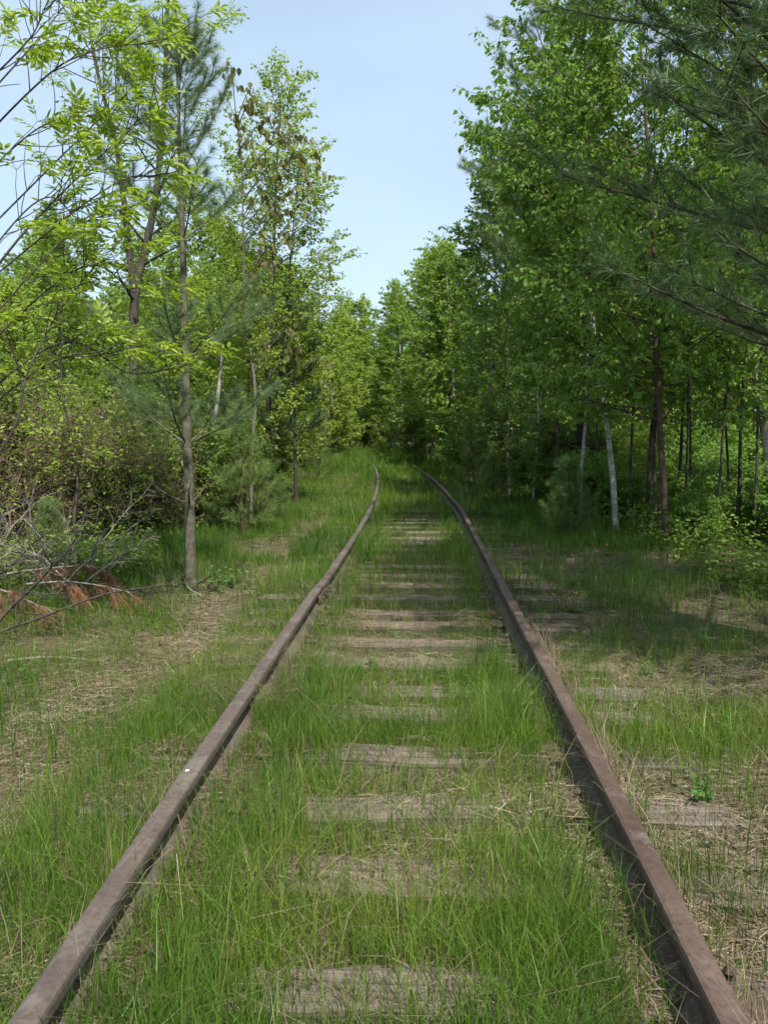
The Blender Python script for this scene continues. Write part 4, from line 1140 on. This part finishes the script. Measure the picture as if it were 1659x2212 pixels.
# leafy weeds
def weed(seed, n, size, h):
    rng = np.random.default_rng(seed); P, A, N_, S_ = [], [], [], []
    t = Tubes()
    for k in range(n):
        a_ = rng.uniform(0, 6.28); el = rng.uniform(.5, 1.4); L = h * rng.uniform(.6, 1.1)
        st = twig_line(np.zeros(3), np.array([math.cos(a_) * math.cos(el), math.sin(a_) * math.cos(el), math.sin(el)]), L, 5, rng, .1)
        t.add(st, np.linspace(.0025, .0012, 5), 3)
        for q in range(6):
            s = .3 + .7 * q / 5; d_ = rot_dir(dir_at(st, s), 1.1, rng); d_[2] = abs(d_[2]) * .3
            P.append(line_at(st, s)); A.append(d_); N_.append(np.array([0, 0, 1.0]) + rng.normal(size=3) * .3); S_.append(size * rng.uniform(.7, 1.2))
    return t, dict(kind='ovate', pos=np.array(P), along=np.array(A), normal=np.array(N_), size=np.array(S_), rnd=rng.random(len(P)))
WD = [weed(601, 7, .045, .22), weed(602, 6, .035, .16), weed(603, 9, .05, .28)]
wproto = [None] * 3
def put_weed(i, x, y, sc, label, group='leafy weeds in the grass'):
    r_ = random.Random(int(x * 1000)).uniform(0, 6.28)
    if wproto[i] is None:
        e = link('leafy_weed', None, None, G(x, y), label, 'weed', group); e.rotation_euler[2] = r_; e.scale = (sc,) * 3
        link('stems', WD[i][0].mesh('stems', (M['forb_leaf'],)), e)
        L = WD[i][1]; link('leaves', leaf_mesh('leaves', L['kind'], L['pos'], L['along'], L['normal'], L['size'], L['rnd'], M['forb_leaf']), e, kind='stuff')
        wproto[i] = e; return e
    return copy_tree(wproto[i], G(x, y), r_, sc, label, group)
put_weed(2, *xy(470, 1245, 7.0), .9, 'leafy weed right of the young pine\'s foot')
put_weed(0, *xy(500, 1235, 7.3), 1.0, 'leafy weed second to the right from the young pine\'s foot')
put_weed(0, *xy(730, 1215, 7.9), .8, 'leafy weed just inside the left rail')
put_weed(0, *xy(1180, 1300, 6.1), 1.0, 'leafy weed by the half-hidden dandelion')
put_weed(1, *xy(1140, 1270, 6.6), 1.0, 'leafy weed hugging the outside of the right rail')
put_weed(1, *xy(870, 1360, 5.35), .9, 'small green weed growing on a bare tie')
put_weed(1, *xy(985, 1490, 4.2), 1.0, 'green weed right of centre between the rails')
put_weed(0, *xy(1560, 1590, 3.6), .8, 'green weed among the dry grass at the right edge')
put_weed(1, *xy(1510, 1740, 3.0), .8, 'low weed in the straw right of the right rail')
put_weed(2, *xy(60, 1520, 4.4), .5, 'green weed in the dry grass at the left edge')
put_weed(0, *xy(800, 1430, 4.7), .7, 'small weed between two close ties')
put_weed(2, *xy(1400, 1450, 4.6), .5, 'green weed in the shade right of the tie ends')

# ------------------------------------------------------------------ grass, straw, litter
rng = np.random.default_rng(123)
TY = np.array(tie_y)
def on_tie(x, y):
    k = np.clip(np.searchsorted(TY, y), 1, len(TY) - 1)
    d = np.minimum(np.abs(TY[k] - y), np.abs(TY[k - 1] - y))
    return (d < .10) & (np.abs(x - cx(y)) < 1.2) & (y < 14)
def surf(x, y):
    return np.where(on_tie(x, y), np.maximum(gz(x, y), .024), gz(x, y))
def sample(n, y0, y1, pw):
    """points in the view wedge, denser near the camera"""
    t = rng.random(n)
    y = (y0 ** (1 - pw) + t * (y1 ** (1 - pw) - y0 ** (1 - pw))) ** (1 / (1 - pw))
    lo = -np.tan(R(29.5)) * y - .35; hi = np.tan(R(25.5)) * y + .35
    c = cx(y); lo = np.maximum(lo, c - 4.6); hi = np.minimum(hi, c + 4.4)
    return lo + rng.random(n) * (hi - lo), y
def density(x, y):
    u = x - cx(y)
    n1 = fbm(x * 1.1 + 3, y * 1.1 + 7, 3); n2 = fbm(x * 3.1 + 31, y * 3.1 + 17, 2)
    patch = sstep(.38, .60, n1 * .6 + n2 * .4)
    ins = np.abs(u) < .70
    d = .16 + .84 * patch
    # between the rails: tall against the rails, thin in the middle on the ties
    mid = np.exp(-(u / .42) ** 2)
    t = on_tie(x, y)
    d = np.where(ins, np.where(t, np.where(y < 4.4, .20, .10) + .62 * (1 - np.exp(-((u + .03 - .35 * (vnoise(y * 1.9, 5.5) - .5)) / np.where(y < 4.4, .20 + .14 * vnoise(y * 2.3, 9.5), .36)) ** 4)) * (.5 + .5 * patch), (.40 + .60 * patch) * (1 - .2 * mid)), d)
    # bare strip between 4.4 and 6.4 m where ties lie open
    d = np.where(ins & (y > 4.45) & (y < 6.9), d * np.where(np.abs(u) < .5, np.where(t, .2, .5), .75), d)
    # left: dense strip beside the rail, trodden path, then patchy
    d = np.where((u < -.83) & (u > -1.35), np.maximum(d, .40), d)
    path = np.exp(-((u + 1.62 + .14 * np.sin(y * .9)) / .26) ** 2) * sstep(.2, .48, fbm(x * .7 + 91, y * .7, 2))
    d = np.where(u < -.8, d * (1 - .85 * path), d)
    near_l = (u < -1.3) & (y < 5.2)
    d = np.where(near_l, d * .38, d)
    d = np.where((u < -.8) & (y < 3.4), d * .7, d)
    d = np.where(ins & (y > 6.9) & (y < 13) & (np.abs(u) < .5) & t, d * .3, d)
    d = np.where(t & (u > .85) & (u < 1.22) & (y > 3.6) & (y < 4.4), d * .12, d)
    # right: dry and thin near the rail, leaf litter further on
    d = np.where((u > .8), d * (.62 + .3 * sstep(1.2, 2.4, u)), d)
    d = np.where((u > 1.0) & (y > 3.0) & (y < 9), d * .75, d)
    d = d * (1 - .80 * sstep(2.6, 4.2, np.abs(u)))
    d = np.where(y > 13, np.maximum(d, .38 * (1 - sstep(2.4, 3.6, np.abs(u)))), d)
    d = np.where(ins & (np.abs(u) > .60), d * np.where(u < 0, .8, .4), d)
    d = np.where(np.abs(np.abs(u) - GAUGE) < np.where(u < 0, .04, .05), 0, d)
    return np.clip(d, 0, 1)
def blades(x, y, h, w, lean, bend, az, rnd, z=None):
    n = len(x)
    z = surf(x, y) - .01 if z is None else z
    b = np.stack([x, y, z], -1)
    dr = np.stack([np.cos(az), np.sin(az), np.zeros(n)], -1)
    fa = rng.uniform(0, 6.28, n); side = np.stack([np.cos(fa), np.sin(fa), np.zeros(n)], -1) * (w * .5)[:, None]
    up = np.array([0, 0, 1.0])
    m = b + dr * (h * lean * .42)[:, None] + up * (h * .55)[:, None]
    tip = b + dr * (h * (lean + bend))[:, None] + up * (h * (1 - .35 * bend))[:, None]
    V = np.stack([b - side, b + side, m + side * .8, m - side * .8, tip], 1).reshape(-1, 3)
    o = np.arange(n)[:, None] * 5
    Q = o + np.array([[0, 1, 2, 3]]); T = o + np.array([[3, 2, 4]])
    return V, T, Q, np.concatenate([rnd, rnd])
def grass_band(n, y0, y1, pw):
    x, y = sample(n, y0, y1, pw)
    k = rng.random(n) < density(x, y); x, y = x[k], y[k]
    # gather into tufts
    x = x + rng.normal(size=len(x)) * .004; n = len(x)
    u = x - cx(y)
    nn = fbm(x * 1.7 + 60, y * 1.7, 2)
    h = (.09 + .13 * nn + .06 * rng.random(n)) * rng.uniform(.6, 1.25, n)
    h *= 1 + .45 * np.exp(-((np.abs(u) - .48) / .14) ** 2) * (np.abs(u) < .8)
    h *= np.where(on_tie(x, y), .7, 1.0)
    h *= np.where((u < -.83) & (u > -1.35), 1.15, 1.0)
    h *= np.where(u > 1.0, 1.1, 1.0)
    h *= (1.06 + .8 * sstep(19, 30, y)) * np.where(y < 4, .85, .95) * np.where(rng.random(n) < .06, 1.5, 1.0)
    w = np.maximum(.0024, .00048 * y) * rng.uniform(.6, 1.3, n)
    wide = rng.random(n) < .07; w = np.where(wide, w * 2.2, w)
    flop = np.where(rng.random(n) < .18, 3.2, 1.0)
    rnd = np.clip(.12 + .55 * fbm(x * .8 + 5, y * .8 + 80, 2) + rng.normal(size=n) * .16 + .10 * (np.abs(u) < .45), 0, 1)
    return blades(x, y, h, w, np.abs(rng.normal(size=n)) * .16 * flop, np.abs(rng.normal(size=n)) * .17 * flop, rng.uniform(0, 6.28, n), rnd)
def join(parts):
    V, T, Q, rt, rq, o = [], [], [], [], [], 0
    for v, t, q, r in parts:
        V.append(v); T.append(t + o); Q.append(q + o); rt.append(r[:len(t)]); rq.append(r[len(t):]); o += len(v)
    return np.concatenate(V), np.concatenate(T), np.concatenate(Q), np.concatenate(rt + rq)
parts = [grass_band(84000, 1.05, 3.2, 1.2), grass_band(130000, 3.2, 8, 1.5), grass_band(130000, 8, 20, 1.6), grass_band(72000, 20, 60, 1.5)]
V, T, Q, r = join(parts)
link('grass', build('grass', V, T, Q, r, (M['grass'],)), kind='stuff', label='thin green grass growing over the track bed and verges')
print('grass blades', len(T))

def straw_band(n, y0, y1, pw):
    x, y = sample(n, y0, y1, pw)
    u = x - cx(y)
    k = (np.abs(np.abs(u) - GAUGE) > .022) & (rng.random(n) < np.clip(.25 + 1.2 * fbm(x * 1.4 + 8, y * 1.4 + 55, 3) - .25 + .2 * on_tie(x, y), 0, 1))
    k &= ~((np.abs(u) < 1.25) & on_tie(x, y) & (rng.random(n) < np.where((np.abs(u) < .38) | (u > .8), .86, .2)))
    x, y = x[k], y[k]; n = len(x)
    L = rng.uniform(.04, .17, n) * (1 + .02 * y); w = np.maximum(.0020, .00042 * y) * rng.uniform(.6, 1.4, n)
    a_ = rng.uniform(0, 6.28, n) ; d = np.stack([np.cos(a_), np.sin(a_), rng.normal(size=n) * .16], -1)
    s = np.stack([-np.sin(a_), np.cos(a_), rng.normal(size=n) * .5], -1) * (w * .5)[:, None]
    c = np.stack([x, y, surf(x, y) + .006 + rng.random(n) * .022], -1)
    e0 = c - d * (L * .5)[:, None]; e1 = c + d * (L * .5)[:, None]
    m = c + np.stack([rng.normal(size=n), rng.normal(size=n), np.abs(rng.normal(size=n))], -1) * (L * .05)[:, None]
    V = np.stack([e0 - s, e0 + s, m + s, m - s, e1 + s * .6, e1 - s * .6], 1).reshape(-1, 3)
    o = np.arange(n)[:, None] * 6
    Q = np.concatenate([o + np.array([[0, 1, 2, 3]]), o + np.array([[3, 2, 4, 5]])])
    rn = np.clip(.25 + .5 * fbm(x * 1.1, y * 1.1 + 33, 2) + rng.normal(size=n) * .2, 0, 1)
    return V, np.zeros((0, 3), int), Q, np.concatenate([rn, rn])
# upright dry stems and clumps beside the rails
def dry_clump(x, y, n, sp, h0, along=None):
    xx = x + rng.normal(size=n) * sp; yy = y + rng.normal(size=n) * sp
    h = h0 * rng.uniform(.5, 1.3, n); az = rng.uniform(0, 6.28, n)
    if along is not None: az = along + rng.normal(size=n) * .45 + np.where(rng.random(n) < .35, math.pi, 0)
    v, t, q, r = blades(xx, yy, h, np.full(n, max(.0022, .0005 * y)), .3 + np.abs(rng.normal(size=n)) * .4, np.abs(rng.normal(size=n)) * .6, az, np.clip(.55 + rng.normal(size=n) * .2, 0, 1))
    return v, t, q, r
parts = [straw_band(64000, 1.05, 3.2, 1.2), straw_band(80000, 3.2, 8, 1.5), straw_band(28000, 8, 26, 1.6)]
# dry grass lying along the outside of the right rail
for y in np.arange(1.25, 5.0, .04):
    k_ = int(4 + 16 * float(sstep(.35, .65, vnoise(y * 1.6, 4.4))))
    parts.append(dry_clump(float(cx(y)) + GAUGE + .055 + rng.random() * .05, y, k_, .016, .20, 1.75))
    if rng.random() < .35: parts.append(dry_clump(float(cx(y)) - GAUGE - .07, y, 5, .03, .16, 1.5))
for y in np.arange(5.0, 22, .16):
    for sd_ in (-1, 1): parts.append(dry_clump(float(cx(y)) + sd_ * (GAUGE + .08), y, int(rng.integers(1, 7)), .04, .18))
for y in (3.62, 3.7, 3.78, 4.25, 4.33, 4.42, 6.05):
    for off, az_ in ((-.075, .2), (.075, 2.9)): parts.append(dry_clump(float(cx(y)) - GAUGE + off, y, 34, .03, .24, az_))
for _ in range(520):
    x, y = sample(1, 1.2, 18, 1.3); parts.append(dry_clump(float(x[0]), float(y[0]), int(rng.integers(2, 8)), .03, .22))
V, T, Q, r = join(parts)
link('dry_grass', build('dry_grass', V, T, Q, r, (M['straw'],)), kind='stuff', label='pale dead straw matted between the grass and along the rails')

n = 26000
x, y = sample(n, 1.1, 16, 1.4); u = x - cx(y)
k = (np.abs(np.abs(u) - GAUGE) > .05) & ~on_tie(x, y) & (rng.random(n) < np.clip(.18 + .6 * (u > 1.0) + .35 * (u < -1.5) + .25 * (np.abs(u) > 2.4), 0, 1) * sstep(.35, .6, fbm(x * 1.3 + 70, y * 1.3, 2)))
x, y = x[k], y[k]; n = len(x)
a_ = rng.uniform(0, 6.28, n)
link('leaf_litter', leaf_mesh('leaf_litter', 'round', np.stack([x, y, surf(x, y) + .012 + rng.random(n) * .012], -1), np.stack([np.cos(a_), np.sin(a_), rng.normal(size=n) * .25], -1),
     np.stack([rng.normal(size=n) * .3, rng.normal(size=n) * .3, np.ones(n)], -1), rng.uniform(.012, .034, n), rng.random(n), M['litter']), kind='stuff', label='grey-brown dead leaves scattered on the bare ground')

# low green growth on the woodland floor
n = 60000
yy = 6.5 + 40 * rng.random(n) ** 1.7; sd = np.where(rng.random(n) < .5, -1, 1)
xx = cx(yy) + sd * (2.5 + .03 * yy + rng.exponential(1.8, n))
k = (fbm(xx * .9 + 12, yy * .9 + 70, 2) > .42) & (np.abs(np.degrees(np.arctan2(xx, yy)) + YAW) < 30); xx, yy = xx[k], yy[k]; n = len(xx)
zz = gz(xx, yy) + rng.random(n) ** 1.6 * .42
link('undergrowth', leaf_mesh('undergrowth', 'diamond', np.stack([xx, yy, zz], -1), np.stack([rng.normal(size=n), rng.normal(size=n), rng.normal(size=n) * .3], -1),
     np.stack([rng.normal(size=n) * .4, rng.normal(size=n) * .4, np.ones(n)], -1), rng.uniform(.035, .07, n), rng.random(n), M['shrub_leaf']), kind='stuff', label='low green leaves covering the woodland floor beside the track')
tris = sum(len(m.loops) - 2 * len(m.polygons) for m in bpy.data.meshes)
print('faces', tris, 'objects', len(COL.objects))

# repeats that share a label: the nearest ones are told apart by their order from the camera
from collections import defaultdict
by = defaultdict(list)
for o in COL.objects:
    if o.parent is None and 'label' in o and 'group' in o: by[o['label']].append(o)
for lab, obs in by.items():
    if len(obs) < 2: continue
    obs.sort(key=lambda o: (o.location.x ** 2 + o.location.y ** 2))
    for k, o in enumerate(obs):
        o['label'] = lab + (', %s nearest' % ordn[k] if k else ', nearest of its kind') if k < 10 else lab + ', farther back'
